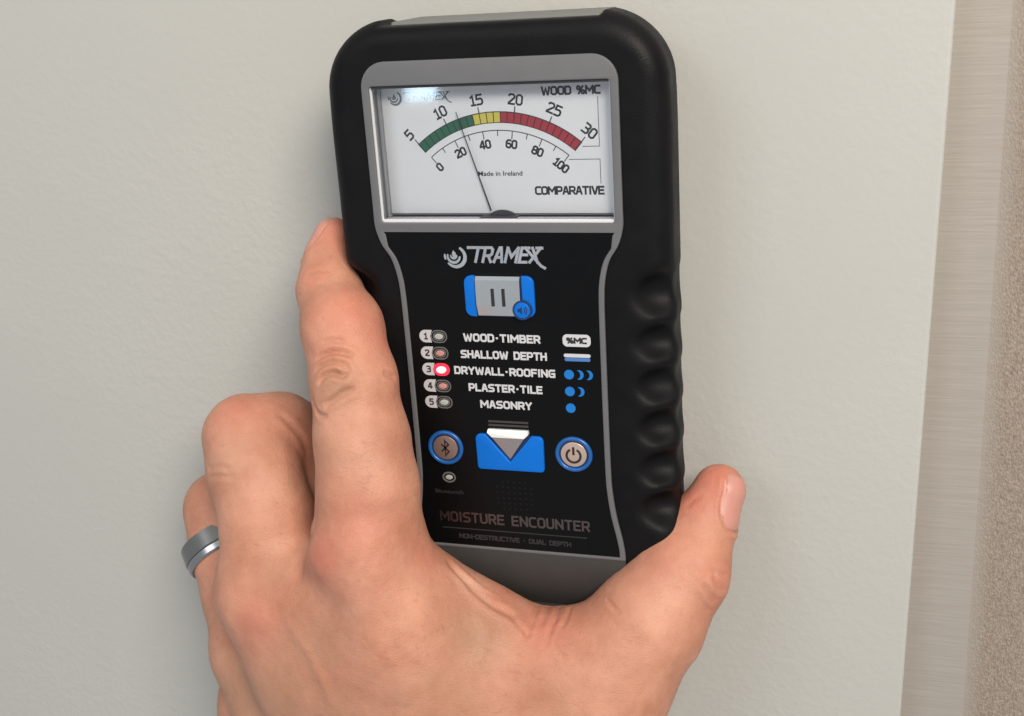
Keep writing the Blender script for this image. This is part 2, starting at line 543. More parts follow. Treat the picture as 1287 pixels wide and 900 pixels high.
def strip_material():
    m = bpy.data.materials.new('streaky_vinyl')
    m.use_nodes = True
    nt = m.node_tree
    b = nt.nodes['Principled BSDF']; b.inputs['Roughness'].default_value = 0.6
    tc = nt.nodes.new('ShaderNodeTexCoord')
    mp = nt.nodes.new('ShaderNodeMapping'); mp.inputs['Scale'].default_value = (70, 70, 1500)
    n = nt.nodes.new('ShaderNodeTexNoise'); n.inputs['Scale'].default_value = 1.0; n.inputs['Detail'].default_value = 6
    nt.links.new(tc.outputs['Object'], mp.inputs['Vector']); nt.links.new(mp.outputs['Vector'], n.inputs['Vector'])
    cr = nt.nodes.new('ShaderNodeValToRGB')
    cr.color_ramp.elements[0].position = 0.3; cr.color_ramp.elements[0].color = (0.285, 0.255, 0.228, 1)
    cr.color_ramp.elements[1].position = 0.7; cr.color_ramp.elements[1].color = (0.315, 0.284, 0.256, 1)
    nt.links.new(n.outputs['Fac'], cr.inputs['Fac']); nt.links.new(cr.outputs['Color'], b.inputs['Base Color'])
    bp = nt.nodes.new('ShaderNodeBump'); bp.inputs['Strength'].default_value = 0.3; bp.inputs['Distance'].default_value = 0.0003
    nt.links.new(n.outputs['Fac'], bp.inputs['Height']); nt.links.new(bp.outputs['Normal'], b.inputs['Normal'])
    return m

def fabric_material():
    m = bpy.data.materials.new('woven_fabric')
    m.use_nodes = True
    nt = m.node_tree
    b = nt.nodes['Principled BSDF']; b.inputs['Roughness'].default_value = 0.85; b.inputs['Specular IOR Level'].default_value = 0.2
    tc = nt.nodes.new('ShaderNodeTexCoord')
    v = nt.nodes.new('ShaderNodeTexVoronoi'); v.inputs['Scale'].default_value = 1500
    mp = nt.nodes.new('ShaderNodeMapping'); mp.inputs['Scale'].default_value = (1.4, 1.4, 0.7)
    nt.links.new(tc.outputs['Object'], mp.inputs['Vector']); nt.links.new(mp.outputs['Vector'], v.inputs['Vector'])
    n = nt.nodes.new('ShaderNodeTexNoise'); n.inputs['Scale'].default_value = 1100; n.inputs['Detail'].default_value = 5; n.inputs['Roughness'].default_value = 0.7
    nt.links.new(mp.outputs['Vector'], n.inputs['Vector'])
    cr = nt.nodes.new('ShaderNodeValToRGB')
    cr.color_ramp.elements[0].position = 0.32; cr.color_ramp.elements[0].color = (0.19, 0.152, 0.124, 1)
    cr.color_ramp.elements[1].position = 0.66; cr.color_ramp.elements[1].color = (0.33, 0.270, 0.224, 1)
    nt.links.new(n.outputs['Fac'], cr.inputs['Fac'])
    # the weave starts gradually out of a smooth selvedge
    sx = nt.nodes.new('ShaderNodeSeparateXYZ'); nt.links.new(tc.outputs['Object'], sx.inputs[0])
    ml = nt.nodes.new('ShaderNodeMath'); ml.operation = 'MULTIPLY_ADD'; ml.inputs[1].default_value = -0.0065
    nt.links.new(sx.outputs['Z'], ml.inputs[0]); nt.links.new(sx.outputs['X'], ml.inputs[2])
    wb = nt.nodes.new('ShaderNodeMath'); wb.operation = 'MULTIPLY_ADD'; wb.inputs[1].default_value = 0.006
    nt.links.new(n.outputs['Fac'], wb.inputs[0]); nt.links.new(ml.outputs[0], wb.inputs[2])
    gr = nt.nodes.new('ShaderNodeMapRange'); gr.inputs['From Min'].default_value = 0.1235; gr.inputs['From Max'].default_value = 0.1300
    nt.links.new(wb.outputs[0], gr.inputs['Value'])
    sm = nt.nodes.new('ShaderNodeMapping'); sm.inputs['Scale'].default_value = (70, 70, 1500)
    sn = nt.nodes.new('ShaderNodeTexNoise'); sn.inputs['Scale'].default_value = 1.0; sn.inputs['Detail'].default_value = 6
    nt.links.new(tc.outputs['Object'], sm.inputs['Vector']); nt.links.new(sm.outputs['Vector'], sn.inputs['Vector'])
    sr = nt.nodes.new('ShaderNodeValToRGB')
    sr.color_ramp.elements[0].position = 0.3; sr.color_ramp.elements[0].color = (0.285, 0.255, 0.228, 1)
    sr.color_ramp.elements[1].position = 0.7; sr.color_ramp.elements[1].color = (0.315, 0.284, 0.256, 1)
    nt.links.new(sn.outputs['Fac'], sr.inputs['Fac'])
    cm = nt.nodes.new('ShaderNodeMix'); cm.data_type = 'RGBA'
    nt.links.new(gr.outputs['Result'], cm.inputs['Factor']); nt.links.new(sr.outputs['Color'], cm.inputs['A']); nt.links.new(cr.outputs['Color'], cm.inputs['B'])
    nt.links.new(cm.outputs['Result'], b.inputs['Base Color'])
    ad = nt.nodes.new('ShaderNodeMath'); ad.operation = 'SUBTRACT'
    nt.links.new(n.outputs['Fac'], ad.inputs[0]); nt.links.new(v.outputs['Distance'], ad.inputs[1])
    bp = nt.nodes.new('ShaderNodeBump'); bp.inputs['Strength'].default_value = 0.5; bp.inputs['Distance'].default_value = 0.0006
    hm = nt.nodes.new('ShaderNodeMath'); hm.operation = 'MULTIPLY'; nt.links.new(ad.outputs[0], hm.inputs[0]); nt.links.new(gr.outputs['Result'], hm.inputs[1])
    nt.links.new(hm.outputs[0], bp.inputs['Height']); nt.links.new(bp.outputs['Normal'], b.inputs['Normal'])
    return m

M_strip = strip_material()
M_fabric = fabric_material()

def skin_material():
    m = bpy.data.materials.new('skin')
    m.use_nodes = True
    nt = m.node_tree
    L = nt.links.new
    b = nt.nodes['Principled BSDF']
    b.inputs['Roughness'].default_value = 0.47
    b.inputs['Specular IOR Level'].default_value = 0.26
    b.inputs['Subsurface Weight'].default_value = 0.35
    b.inputs['Subsurface Radius'].default_value = (1.0, 0.36, 0.2)
    b.inputs['Subsurface Scale'].default_value = 0.0022
    tc = nt.nodes.new('ShaderNodeTexCoord')
    at = nt.nodes.new('ShaderNodeAttribute'); at.attribute_name = 'tone'     # r: redness, g: tan / vein, b: pale
    sp = nt.nodes.new('ShaderNodeSeparateColor'); L(at.outputs['Color'], sp.inputs['Color'])
    n = nt.nodes.new('ShaderNodeTexNoise'); n.inputs['Scale'].default_value = 85; n.inputs['Detail'].default_value = 8; n.inputs['Roughness'].default_value = 0.62
    L(tc.outputs['Object'], n.inputs['Vector'])
    cr = nt.nodes.new('ShaderNodeValToRGB')
    cr.color_ramp.elements[0].position = 0.26; cr.color_ramp.elements[0].color = (0.385, 0.160, 0.098, 1)
    cr.color_ramp.elements[1].position = 0.72; cr.color_ramp.elements[1].color = (0.545, 0.272, 0.186, 1)
    L(n.outputs['Fac'], cr.inputs['Fac'])
    def mixc(prev, colr, fac):
        x = nt.nodes.new('ShaderNodeMix'); x.data_type = 'RGBA'
        L(prev, x.inputs['A']); x.inputs['B'].default_value = (*colr, 1); L(fac, x.inputs['Factor'])
        return x.outputs['Result']
    c = mixc(cr.outputs['Color'], (0.50, 0.155, 0.11), sp.outputs['Red'])
    c = mixc(c, (0.32, 0.185, 0.115), sp.outputs['Green'])
    c = mixc(c, (0.60, 0.345, 0.25), sp.outputs['Blue'])
    # freckles and blotches
    n3 = nt.nodes.new('ShaderNodeTexNoise'); n3.inputs['Scale'].default_value = 420; n3.inputs['Detail'].default_value = 2
    L(tc.outputs['Object'], n3.inputs['Vector'])
    r3 = nt.nodes.new('ShaderNodeMapRange'); r3.inputs['From Min'].default_value = 0.63; r3.inputs['From Max'].default_value = 0.78; r3.inputs['To Max'].default_value = 0.38
    L(n3.outputs['Fac'], r3.inputs['Value'])
    c = mixc(c, (0.36, 0.15, 0.09), r3.outputs['Result'])
    L(c, b.inputs['Base Color'])
    # pores and fine criss-cross lines
    v = nt.nodes.new('ShaderNodeTexVoronoi'); v.feature = 'DISTANCE_TO_EDGE'; v.inputs['Scale'].default_value = 950
    mp = nt.nodes.new('ShaderNodeMapping'); mp.inputs['Scale'].default_value = (1.0, 1.0, 1.5)
    nw = nt.nodes.new('ShaderNodeTexNoise'); nw.inputs['Scale'].default_value = 300
    L(tc.outputs['Object'], nw.inputs['Vector'])
    L(tc.outputs['Object'], mp.inputs['Vector']); L(mp.outputs['Vector'], v.inputs['Vector'])
    vr = nt.nodes.new('ShaderNodeMapRange'); vr.inputs['From Max'].default_value = 0.25
    L(v.outputs['Distance'], vr.inputs['Value'])
    ad = nt.nodes.new('ShaderNodeMath'); ad.operation = 'MULTIPLY_ADD'; ad.inputs[1].default_value = 0.35
    L(vr.outputs['Result'], ad.inputs[0])
    n4 = nt.nodes.new('ShaderNodeTexNoise'); n4.inputs['Scale'].default_value = 620; n4.inputs['Detail'].default_value = 6
    L(tc.outputs['Object'], n4.inputs['Vector'])
    L(n4.outputs['Fac'], ad.inputs[2])
    bp = nt.nodes.new('ShaderNodeBump'); bp.inputs['Strength'].default_value = 0.36; bp.inputs['Distance'].default_value = 0.00035
    L(ad.outputs[0], bp.inputs['Height']); L(bp.outputs['Normal'], b.inputs['Normal'])
    rr = nt.nodes.new('ShaderNodeMapRange'); rr.inputs['To Min'].default_value = 0.42; rr.inputs['To Max'].default_value = 0.62
    L(n4.outputs['Fac'], rr.inputs['Value']); L(rr.outputs['Result'], b.inputs['Roughness'])
    return m

M_skin = skin_material()
M_nail = mat('fingernail', (0.50, 0.235, 0.19), 0.42, spec=0.4, vary=0.06, vscale=300, coat=0.0)
M_nail.node_tree.nodes['Principled BSDF'].inputs['Subsurface Weight'].default_value = 0.3
M_nail.node_tree.nodes['Principled BSDF'].inputs['Subsurface Scale'].default_value = 0.001
M_band = mat('brushed_steel', (0.27, 0.262, 0.25), 0.31, metal=1.0, rvar=0.03, vscale=600)
M_polish = mat('polished_steel', (0.36, 0.36, 0.365), 0.26, metal=1.0)

# ------------------------------------------------------------------ the setting
# wall: a slab whose right-hand end is a slightly eased outer corner
def slab(name, x_at_top, x_at_bot, x_far, y0, y1, mat_, ease=1.2, ztop=420, zbot=-620):
    """vertical slab; its right edge runs through x_at_top (z=57) and x_at_bot (z=-145)"""
    k = (x_at_top - x_at_bot) / 202.6
    prof = [(0, y1)]
    for i in range(7):
        a = i / 6 * math.pi / 2
        prof.append((-ease + ease * math.cos(a), y0 + ease - ease * math.sin(a)))
    V, F = [], []
    zs = np.linspace(zbot, ztop, 2)
    for z in zs:
        xe = x_at_top + (z - 57) * k
        V += [(xe + a, y, z) for a, y in prof] + [(x_far, y0, z), (x_far, y1, z)]
    n = len(prof) + 2
    for i in range(n):
        j = (i + 1) % n
        F.append((i, j, n + j, n + i))
    F += [tuple(range(n))[::-1], tuple(range(n, 2 * n))]
    me = mesh_from(name, V, F)
    bm = bmesh.new(); bm.from_mesh(me); bmesh.ops.recalc_face_normals(bm, faces=bm.faces); bm.to_mesh(me); bm.free()
    for p in me.polygons: p.use_smooth = len(p.vertices) == 4
    me.set_sharp_from_angle(angle=math.radians(35))
    return link(name, me, mat_)

wall = tag(slab('wall', 109.0, 103.4, -700, WALL_Y, WALL_Y + 40, M_wall), kind='structure')
# set back beyond the corner: a smooth streaky strip, then a woven wall covering
def backing(name, xl, xr, y, mat_, k, bow=0.0, n=12):
    V, F = [], []
    for z in (-620, 420):
        for i in range(n + 1):
            t = i / n
            V.append((xl + (xr - xl) * t + (z - 57) * k, y - bow * min(1, t * n), z))
    for i in range(n):
        F.append((i, i + 1, n + 2 + i, n + 1 + i))
    b = len(V)
    V += [(v[0], v[1] + 8, v[2]) for v in V]
    for i in range(n):
        F.append((b + i + 1, b + i, b + n + 1 + i, b + n + 2 + i))
    for i, j in ((0, n + 1), (n, 2 * n + 1)):
        F.append((i, j, b + j, b + i))
    F.append(tuple(range(n, -1, -1)) + tuple(range(b, b + n + 1)))
    me = mesh_from(name, V, F, True)
    bm = bmesh.new(); bm.from_mesh(me); bmesh.ops.recalc_face_normals(bm, faces=bm.faces); bm.to_mesh(me); bm.free()
    me.set_sharp_from_angle(angle=math.radians(40))
    return link(name, me, mat_)

tag(backing('corner_strip', 90, 135, 48.0, M_strip, 0.0276), kind='structure')
tag(backing('fabric_wall', 120.0, 700, 48.06, M_fabric, 0.0065, bow=0.22, n=60), kind='structure')

# ------------------------------------------------------------------ the meter
meter = tag(empty('moisture_meter', (0, WALL_Y, -103)),
            'black rubber-cased handheld moisture meter with analogue dial, held flat against the wall', 'moisture meter')

# -- rubber boot
F = Field((-48, -1.5, -107), (48, 37.5, 65), 0.6)
gx, gy, gz = F.ax[0][:, None, None], F.ax[1][None, :, None], F.ax[2][None, None, :]
def boot_field():
    # 2-D outline, different radii at top and bottom
    zt, zb = 60.9, -103.0
    cz, hz = (zt + zb) / 2, (zt - zb) / 2
    rad = np.where(gz > cz, 17.0, 19.0)
    hw = 44.6 - 1.2 * np.clip((gz - 30) / 30, 0, 1) ** 2
    qx = np.abs(gx) - hw + rad
    qz = np.abs(gz - cz) - hz + rad
    d2 = np.sqrt(np.maximum(qx, 0) ** 2 + np.maximum(qz, 0) ** 2) + np.minimum(np.maximum(qx, qz), 0) - rad
    d2 = d2 + 0.24 * np.maximum(gy - 15, 0)
    yf, yb, r = 0.9, WALL_Y - 0.4, 6.0
    yc, hy = (yf + yb) / 2, (yb - yf) / 2
    a = d2 + r
    b = np.abs(gy - yc) - hy + r
    d = np.sqrt(np.maximum(a, 0) ** 2 + np.maximum(b, 0) ** 2) + np.minimum(np.maximum(a, b), 0) - r
    return d.astype(np.float32)
D = boot_field()
def cut(Dc, e, k):
    return -smin(-Dc, e, k)
# low foot: the front rolls back towards the bottom end
foot = 0.9 + 9.0 * (np.clip((-80.5 - gz), 0, None) / 22.0) ** 2 - gy + 0 * gx
D = np.maximum(D, foot.astype(np.float32))
# finger scallops down both sides
for side in (1, -1):
    for i, z in enumerate((-8.5, -21.0, -32.6, -44.2, -55.8, -67.4)):
        rz = 5.6 if i else 6.6
        sl, g = F.window((side * 46 - 18, -3, z - 12), (side * 46 + 18, 30, z + 12))
        D[sl] = cut(D[sl], ellipsoid(g, (side * 47.0, 1.0, z), (11.5, 7.4, rz)).astype(np.float32), 3.2)
        D[sl] = cut(D[sl], ellipsoid(g, (side * 48.6, 13.0, z + 0.8), (5.0, 13.5, rz - 0.5)).astype(np.float32), 1.6)
# opening in the top edge (grey body shows) and the dial well
D = -smin(-D, np.maximum(np.maximum(np.abs(gx) - 28.5, 59.3 - gz), -5.0 - gy + 0 * gx).astype(np.float32), 1.0)
D = np.maximum(D, -np.maximum(np.maximum(np.abs(gx) - 27.5, 57.0 - gz), 8.0 - gy).astype(np.float32))
D = np.maximum(D, -np.maximum(np.maximum(np.abs(gx - 0.0) - 31.4, np.maximum(9.9 - gz, gz - 45.4)), gy - 13.0).astype(np.float32))
v, q = surface_nets(F, D)
v = relax(v, q, 2, 0.4)
boot = link('rubber_boot', fast_mesh('rubber_boot', v, q), M_rubber, meter)
boot.data.set_sharp_from_angle(angle=math.radians(55))

# -- grey inner body showing in the notch of the top edge
plate('inner_body', [rrect(-27.3, 27.3, 40, 60.0, 0.8)], 9.0, 21.0, M_top, meter, bevel=0.8)

# -- grey trim: dial bezel that runs on as a thin line round the keypad
def mirror(pts):
    return list(pts) + [(-x, z) for x, z in reversed(pts)]
side_path = smooth_path([(33.0, 13.0), (32.9, 9.0), (31.6, 4.6), (29.2, 0.6), (27.9, -4.5), (27.5, -10), (27.4, -20), (27.35, -40), (27.4, -56), (27.6, -62), (28.4, -69), (29.8, -76), (30.4, -80), (30.5, -82.4)], 6)
top_r = arc_pts(33.0 - 6.5, 51.0 - 6.5, 6.5, 90, 0, 8)
outer = mirror(top_r + side_path)
win = rrect(-31.0, 31.0, 10.3, 45.0, 0.8, 3)
inn = [(x - 1.45, z) for x, z in side_path if -80.5 < z < 4.0]
inn = [(30.7, 7.75), (30.2, 7.0)] + inn + [(29.0, -81.6)]
keypad = mirror(inn)
plate('trim_frame', [outer, win, keypad], 0.0, 1.6, M_trim, meter, bevel=0.25)

# -- end cap below the keypad, rolling back to the bottom edge
V, Fc = [], []
nx, nz = 24, 14
for j in range(nz + 1):
    t = j / nz
    z = -82.2 - 19.8 * t
    y = 0.05 + 7.6 * t ** 2
    hw = 30.5 - (6.0 * max(0, (t - 0.55) / 0.45) ** 2)
    for i in range(nx + 1):
        s = i / nx * 2 - 1
        V.append((hw * s, y + 1.5 * max(0, abs(s) - 0.9) ** 1.0 * 4 * 0.5, z))
for j in range(nz):
    for i in range(nx):
        a = j * (nx + 1) + i
        Fc.append((a, a + nx + 1, a + nx + 2, a + 1))
b0 = len(V)
V += [(x * 0.98, y + 3.0, z) for x, y, z in V]
for f in list(Fc):
    Fc.append(tuple(b0 + t for t in f[::-1]))
ring_ = [i for i in range(nx + 1)] + [j * (nx + 1) + nx for j in range(1, nz + 1)] + [nz * (nx + 1) + i for i in range(nx - 1, -1, -1)] + [j * (nx + 1) for j in range(nz - 1, 0, -1)]
for i in range(len(ring_)):
    a, b = ring_[i], ring_[(i + 1) % len(ring_)]
    Fc.append((a, b, b0 + b, b0 + a))
me = mesh_from('end_cap', V, Fc, True)
me.set_sharp_from_angle(angle=math.radians(40))
link('end_cap', me, M_cap, meter)

# -- keypad membrane
panel_y = 0.45
panel = plate('keypad_panel', [[(x * 1.012, z) for x, z in keypad]], panel_y, 1.0, M_panel, meter)

# ---------------- dial
def ring_plate(name, o, i, y, th, m):
    return plate(name, [rrect(*o, 0.8, 3), rrect(*i, 0.5, 3)], y, th, m, gauge)
DY = 7.0
gauge = plate('dial_plate', [rrect(-32, 31.6, 9.6, 45.6, 0.5, 2)], DY, 0.8, M_dial, meter)
# stepped edge of the clear cover, three bands deep
ring_plate('cover_edge', (-31.4, 31.4, 9.9, 45.4), (-30.7, 30.7, 10.65, 44.9), 0.7, 2.1, M_wallA)
ring_plate('cover_gap', (-31.4, 31.4, 9.9, 45.4), (-30.85, 30.85, 10.45, 45.0), 2.85, 1.7, M_wallB)
ring_plate('cover_step', (-31.4, 31.4, 9.9, 45.4), (-30.6, 30.75, 10.9, 44.95), 4.6, 2.35, M_wallC)
plate('recess_shade_strip', [rrect(-30.5, 30.5, 44.35, 45.0, 0.1, 2)], 0.5, 0.5, M_ink, gauge)  # black strip stands in for the shade under the bezel's top edge
plate('cover_ledge', [rrect(-30.6, 30.6, 9.95, 10.9, 0.1, 2)], 0.6, 5.9, mat('lens_ledge', (0.60, 0.59, 0.63), 0.4), gauge)
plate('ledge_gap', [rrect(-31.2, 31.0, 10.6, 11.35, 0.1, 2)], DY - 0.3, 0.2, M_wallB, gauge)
plate('clear_cover', [rrect(-30.6, 30.6, 10.75, 44.8, 0.5, 3)], 1.5, 0.6, M_glass, meter)

CX, CZ = 0.1, 3.6
def pol(a, r):
    a = math.radians(a)
    return (CX + r * math.sin(a), CZ + r * math.cos(a))
def sector(a0, a1, r0, r1, n=3):
    return [pol(a0 + (a1 - a0) * i / n, r1) for i in range(n + 1)] + [pol(a1 - (a1 - a0) * i / n, r0) for i in range(n + 1)]
A0, ST = -39.8, 3.2
plate('scale_backing', [sector(A0 - 0.4, A0 + 25 * ST + 0.4, 30.75, 33.65, 60)], DY - 0.05, 0.1, M_ink, gauge)
for i in range(25):
    m_ = M_green if i < 9 else (M_yellow if i < 13 else M_red)
    a = A0 + i * ST
    plate('scale_segment', [sector(a + 0.22, a + ST - 0.22, 30.95, 33.4)], DY - 0.1, 0.1, m_, gauge)
lines_part('scale_ticks', [[pol(A0 + 5 * k * ST, 33.5), pol(A0 + 5 * k * ST, 35.1)] for k in range(6)], 0.14, DY, M_ink, gauge)
lines_part('lower_scale', [[pol(-39.3 + 78.6 * i / 48, 28.9) for i in range(49)]] +
           [[pol(-39.3 + 7.86 * k, 28.9), pol(-39.3 + 7.86 * k, 26.9 if k % 2 == 0 else 27.5)] for k in range(11)], 0.12, DY, M_ink, gauge)
# numbers, each turned to follow the arc
for s, k, r in (('5', 0, 37.0), ('10', 1, 36.9), ('15', 2, 36.9), ('20', 3, 36.8), ('25', 4, 37.0), ('30', 5, 37.0)):
    a = A0 + 5 * k * ST + (0.0 if k else -0.5)
    x, z = pol(a, r)
    lettering('scale_number', s, x, z, 2.35, 0.25, DY, M_ink, gauge, rot=-a, gap=1.5)
for s, k in (('0', 0), ('20', 2), ('40', 4), ('60', 6), ('80', 8), ('100', 10)):
    a = -39.3 + 7.86 * k
    x, z = pol(a, 25.6)
    lettering('scale_number', s, x, z, 1.85, 0.25, DY, M_ink, gauge, rot=-a, gap=1.3)
lettering('dial_lettering', 'WOOD %MC', 19.6, 41.9, 1.75, 0.25, DY, M_ink, gauge, width=14.6)
lettering('dial_lettering', 'COMPARATIVE', 18.1, 17.1, 1.75, 0.25, DY, M_ink, gauge, width=17.6, gap=1.3)
type_text('dial_small_print', 'Made in Ireland', 0.1, 21.5, 1.25, DY, M_ink, gauge, bold=0.016, width=11.8)
lines_part('scale_bracket', [[(26.3, 40.2), (26.3, 28.1), (22.0, 28.1)], [(18.4, 24.9), (26.3, 24.9), (26.3, 18.8)]], 0.08, DY, M_ink, gauge)

def swirl(name, cx, cz, k, y, m, parent):
    """round emblem of nested crescents with a small peak in the middle"""
    V, Fs = [], []
    def cres(r, a0, a1, wmax, dx=0, dz=0):
        n = 24
        b = len(V)
        for i in range(n + 1):
            t = i / n
            a = math.radians(a0 + (a1 - a0) * t)
            w = wmax * (0.35 + 0.65 * math.sin(math.pi * min(1, 0.12 + t * 0.8)))
            for rr in (r + w / 2, r - w / 2):
                V.append((cx + k * (dx + rr * math.cos(a)), y - 0.03, cz + k * (dz + rr * math.sin(a))))
        for i in range(n):
            Fs.append((b + 2 * i, b + 2 * i + 2, b + 2 * i + 3, b + 2 * i + 1))
    cres(2.65, 62, -142, 1.0)
    cres(1.65, 0, -200, 0.75, -0.45, 0.1)
    cres(2.75, -158, -190, 0.6, -0.1, 0.25)
    cres(0.8, 10, -190, 0.6, -0.45, 0.35)
    b = len(V)
    for dx, dz in ((-0.62, -0.15), (-0.9, 0.75), (-0.72, 1.25), (-0.45, 1.75), (-0.2, 1.3), (0.1, 1.15), (0.2, 0.8), (0.05, -0.05)):
        V.append((cx + k * dx, y - 0.03, cz + k * dz))
    Fs.append(tuple(range(b, b + 8)))
    me = mesh_from(name, V, Fs)
    return link(name, me, m, parent)

def wordmark(name, cx, cz, h, w, hw, y, m, parent):
    k = h / 6
    ex = [[(w * 0.30, h * 0.5), (w * 0.52, -h * 0.75), (w * 0.575, -h * 0.9)],           # long leg of the X
          [(w * 0.47, h * 0.5), (w * 0.55, h * 0.5)],
          [(-w * 0.57, h * 0.5), (-w * 0.34, h * 0.5)]]                                   # T's bar reaches out to the left
    return lettering(name, 'TRAMEX', cx, cz, h, hw, y, m, parent, width=w, shear=0.28, gap=1.7, extra=ex)

swirl('dial_emblem', -26.9, 41.2, 0.62, DY, M_greyink, gauge)
wordmark('dial_wordmark', -18.0, 41.5, 1.9, 11.0, 0.15, DY, M_greyink, gauge)

# needle and its hub
na = math.atan2(-10.3 + 2.6, 37.4 - 12.2)
needle = link('needle', mesh_from('needle', [(-2.75, DY - 1.2, 12.2), (-2.35, DY - 1.2, 12.2), (-10.15, DY - 1.1, 37.5), (-10.3, DY - 1.1, 37.5),
                                             (-2.75, DY - 1.45, 12.2), (-2.35, DY - 1.45, 12.2), (-10.15, DY - 1.3, 37.5), (-10.3, DY - 1.3, 37.5)],
               [(3, 2, 1, 0), (4, 5, 6, 7), (0, 1, 5, 4), (1, 2, 6, 5), (2, 3, 7, 6), (3, 0, 4, 7)]), M_needle, gauge)
hub = plate('needle_hub', [arc_pts(0.2, 6.0, 6.3, 128, 52, 14) + [(4.4, 10.95), (-4.0, 10.95)]], DY - 1.0, 0.8, M_needle, gauge, bevel=0.15)
plate('hub_collar', [rrect(-4.9, 5.1, 10.2, 11.05, 0.15, 2)], 2.6, 3.2, M_needle, gauge)

# ---------------- keypad print and buttons
swirl('panel_emblem', -11.4, 1.3, 1.0, panel_y, M_foil, panel)
wordmark('panel_wordmark', 2.3, 1.9, 3.7, 17.6, 0.37, panel_y, M_foil, panel)

hold = plate('hold_button', [arc_pts(-7.4, -5.5, 2.0, 180, 90, 6) + [(-6.45, -3.5), (-6.45, -14.5)] + arc_pts(-7.4, -12.5, 2.0, -90, -180, 6),
                             [(6.15, -3.5)] + arc_pts(7.4, -5.5, 2.0, 90, 0, 6) + arc_pts(7.4, -12.5, 2.0, 0, -90, 6) + [(6.15, -14.5)]], panel_y - 0.9, 1.2, M_blue, panel, bevel=0.3)
plate('button_groove', [rrect(-6.8, 6.5, -14.4, -3.6, 0.2, 2)], panel_y - 0.3, 0.35, M_bluedk, hold)
def facets(name, rows, m, parent):
    """strips of a moulded metal face: rows of (x0, x1, y, z) from top to bottom, closed behind"""
    V = [(x, y, z) for x0, x1, y, z in rows for x in (x0, x1)]
    n = len(V)
    V += [(x, 0.5, z) for x0, x1, y, z in rows for x in (x0, x1)]
    k = len(rows)
    Fq = [(2 * i, 2 * i + 1, 2 * i + 3, 2 * i + 2) for i in range(k - 1)] + [(n + 2 * i + 2, n + 2 * i + 3, n + 2 * i + 1, n + 2 * i) for i in range(k - 1)]
    for i in range(k - 1):
        Fq += [(2 * i, 2 * i + 2, n + 2 * i + 2, n + 2 * i), (2 * i + 1, n + 2 * i + 1, n + 2 * i + 3, 2 * i + 3)]
    Fq += [(0, n, n + 1, 1), (2 * k - 2, 2 * k - 1, n + 2 * k - 1, n + 2 * k - 2)]
    me = mesh_from(name, V, Fq)
    bm = bmesh.new(); bm.from_mesh(me); bmesh.ops.recalc_face_normals(bm, faces=bm.faces); bm.to_mesh(me); bm.free()
    return link(name, me, m, parent)
facets('silver_face', [(-6.1, 5.8, -0.35, -3.6), (-6.1, 5.8, -0.92, -4.5), (-6.1, 5.8, -1.05, -8.0), (-6.1, 5.8, -0.98, -11.2), (-6.1, 5.8, 0.2, -14.4)], M_silver, hold)
for x in (-1.55, 1.35):
    plate('pause_bar', [rrect(x - 0.42, x + 0.42, -11.4, -6.7, 0.1, 2)], -1.17, 0.6, M_ink, hold)
plate('sound_groove', [oval(6.2, -12.3, 2.6, 2.6)], -1.12, 1.2, M_bluedk, hold)
snd = plate('sound_badge', [oval(6.2, -12.3, 2.1, 2.1)], -1.28, 0.8, M_blue, hold, bevel=0.12)
plate('sound_symbol', [[(5.0, -12.7), (5.5, -12.7), (6.2, -13.4), (6.2, -11.2), (5.5, -11.9), (5.0, -11.9)]], -1.34, 0.12, M_bluedk, hold)
lines_part('sound_waves', [arc_pts(6.2, -12.3, 0.75, -50, 50, 6), arc_pts(6.2, -12.3, 1.3, -50, 50, 6)], 0.14, -1.29, M_bluedk, hold)

rows = [(-20.5, 'WOOD.TIMBER', -0.4, 20.6), (-25.15, 'SHALLOW DEPTH', -0.2, 23.2), (-29.75, 'DRYWALL.ROOFING', -0.3, 27.4),
        (-34.45, 'PLASTER.TILE', -0.3, 20.0), (-39.1, 'MASONRY', -0.4, 13.9)]
for i, (z, s, cx, w) in enumerate(rows):
    lettering('mode_lettering', s, cx, z, 1.75, 0.26, panel_y, M_white, panel, width=w, gap=1.9)
    tab = plate('mode_tab', [arc_pts(-21.6, z, 1.75, 90, 270, 10) + [(-19.9, z - 1.75), (-20.3, z), (-19.7, z + 1.75)]], panel_y - 0.06, 0.2, M_tab, panel)
    lettering('mode_number', str(i + 1) if i != 3 else '4', -21.5, z, 1.5, 0.2, panel_y - 0.06, M_glyph, tab)
    lit = i == 2
    bz = plate('indicator_bezel', [rrect(-20.15, -15.5, z - 1.75, z + 1.75, 1.7), rrect(-19.85, -15.8, z - 1.45, z + 1.45, 1.42)], panel_y - 0.12, 0.3, M_led_halo if lit else M_bezel, panel)
    plate('indicator_rim', [rrect(-19.45, -16.2, z - 1.15, z + 1.15, 1.1), rrect(-19.15, -16.5, z - 0.9, z + 0.9, 0.85)], panel_y - 0.12, 0.3, M_led_halo if lit else M_bezel, panel)
    if lit: plate('indicator_glow', [rrect(-20.1, -15.55, z - 1.7, z + 1.7, 1.65)], panel_y - 0.08, 0.2, M_led_halo, panel)  # glowing plate added as the lamp's halo
    led = plate('indicator_lamp', [oval(-17.8, z, 1.2 if not lit else 1.35, 0.78 if not lit else 0.92)], panel_y - (0.75 if lit else 0.3), 0.5 + (0.45 if lit else 0),
                M_led_on if lit else (M_ledpink if i in (1, 3) else M_ledgrey), panel, bevel=0.12)
    if lit: led['label'] = 'red indicator lamp, lit'

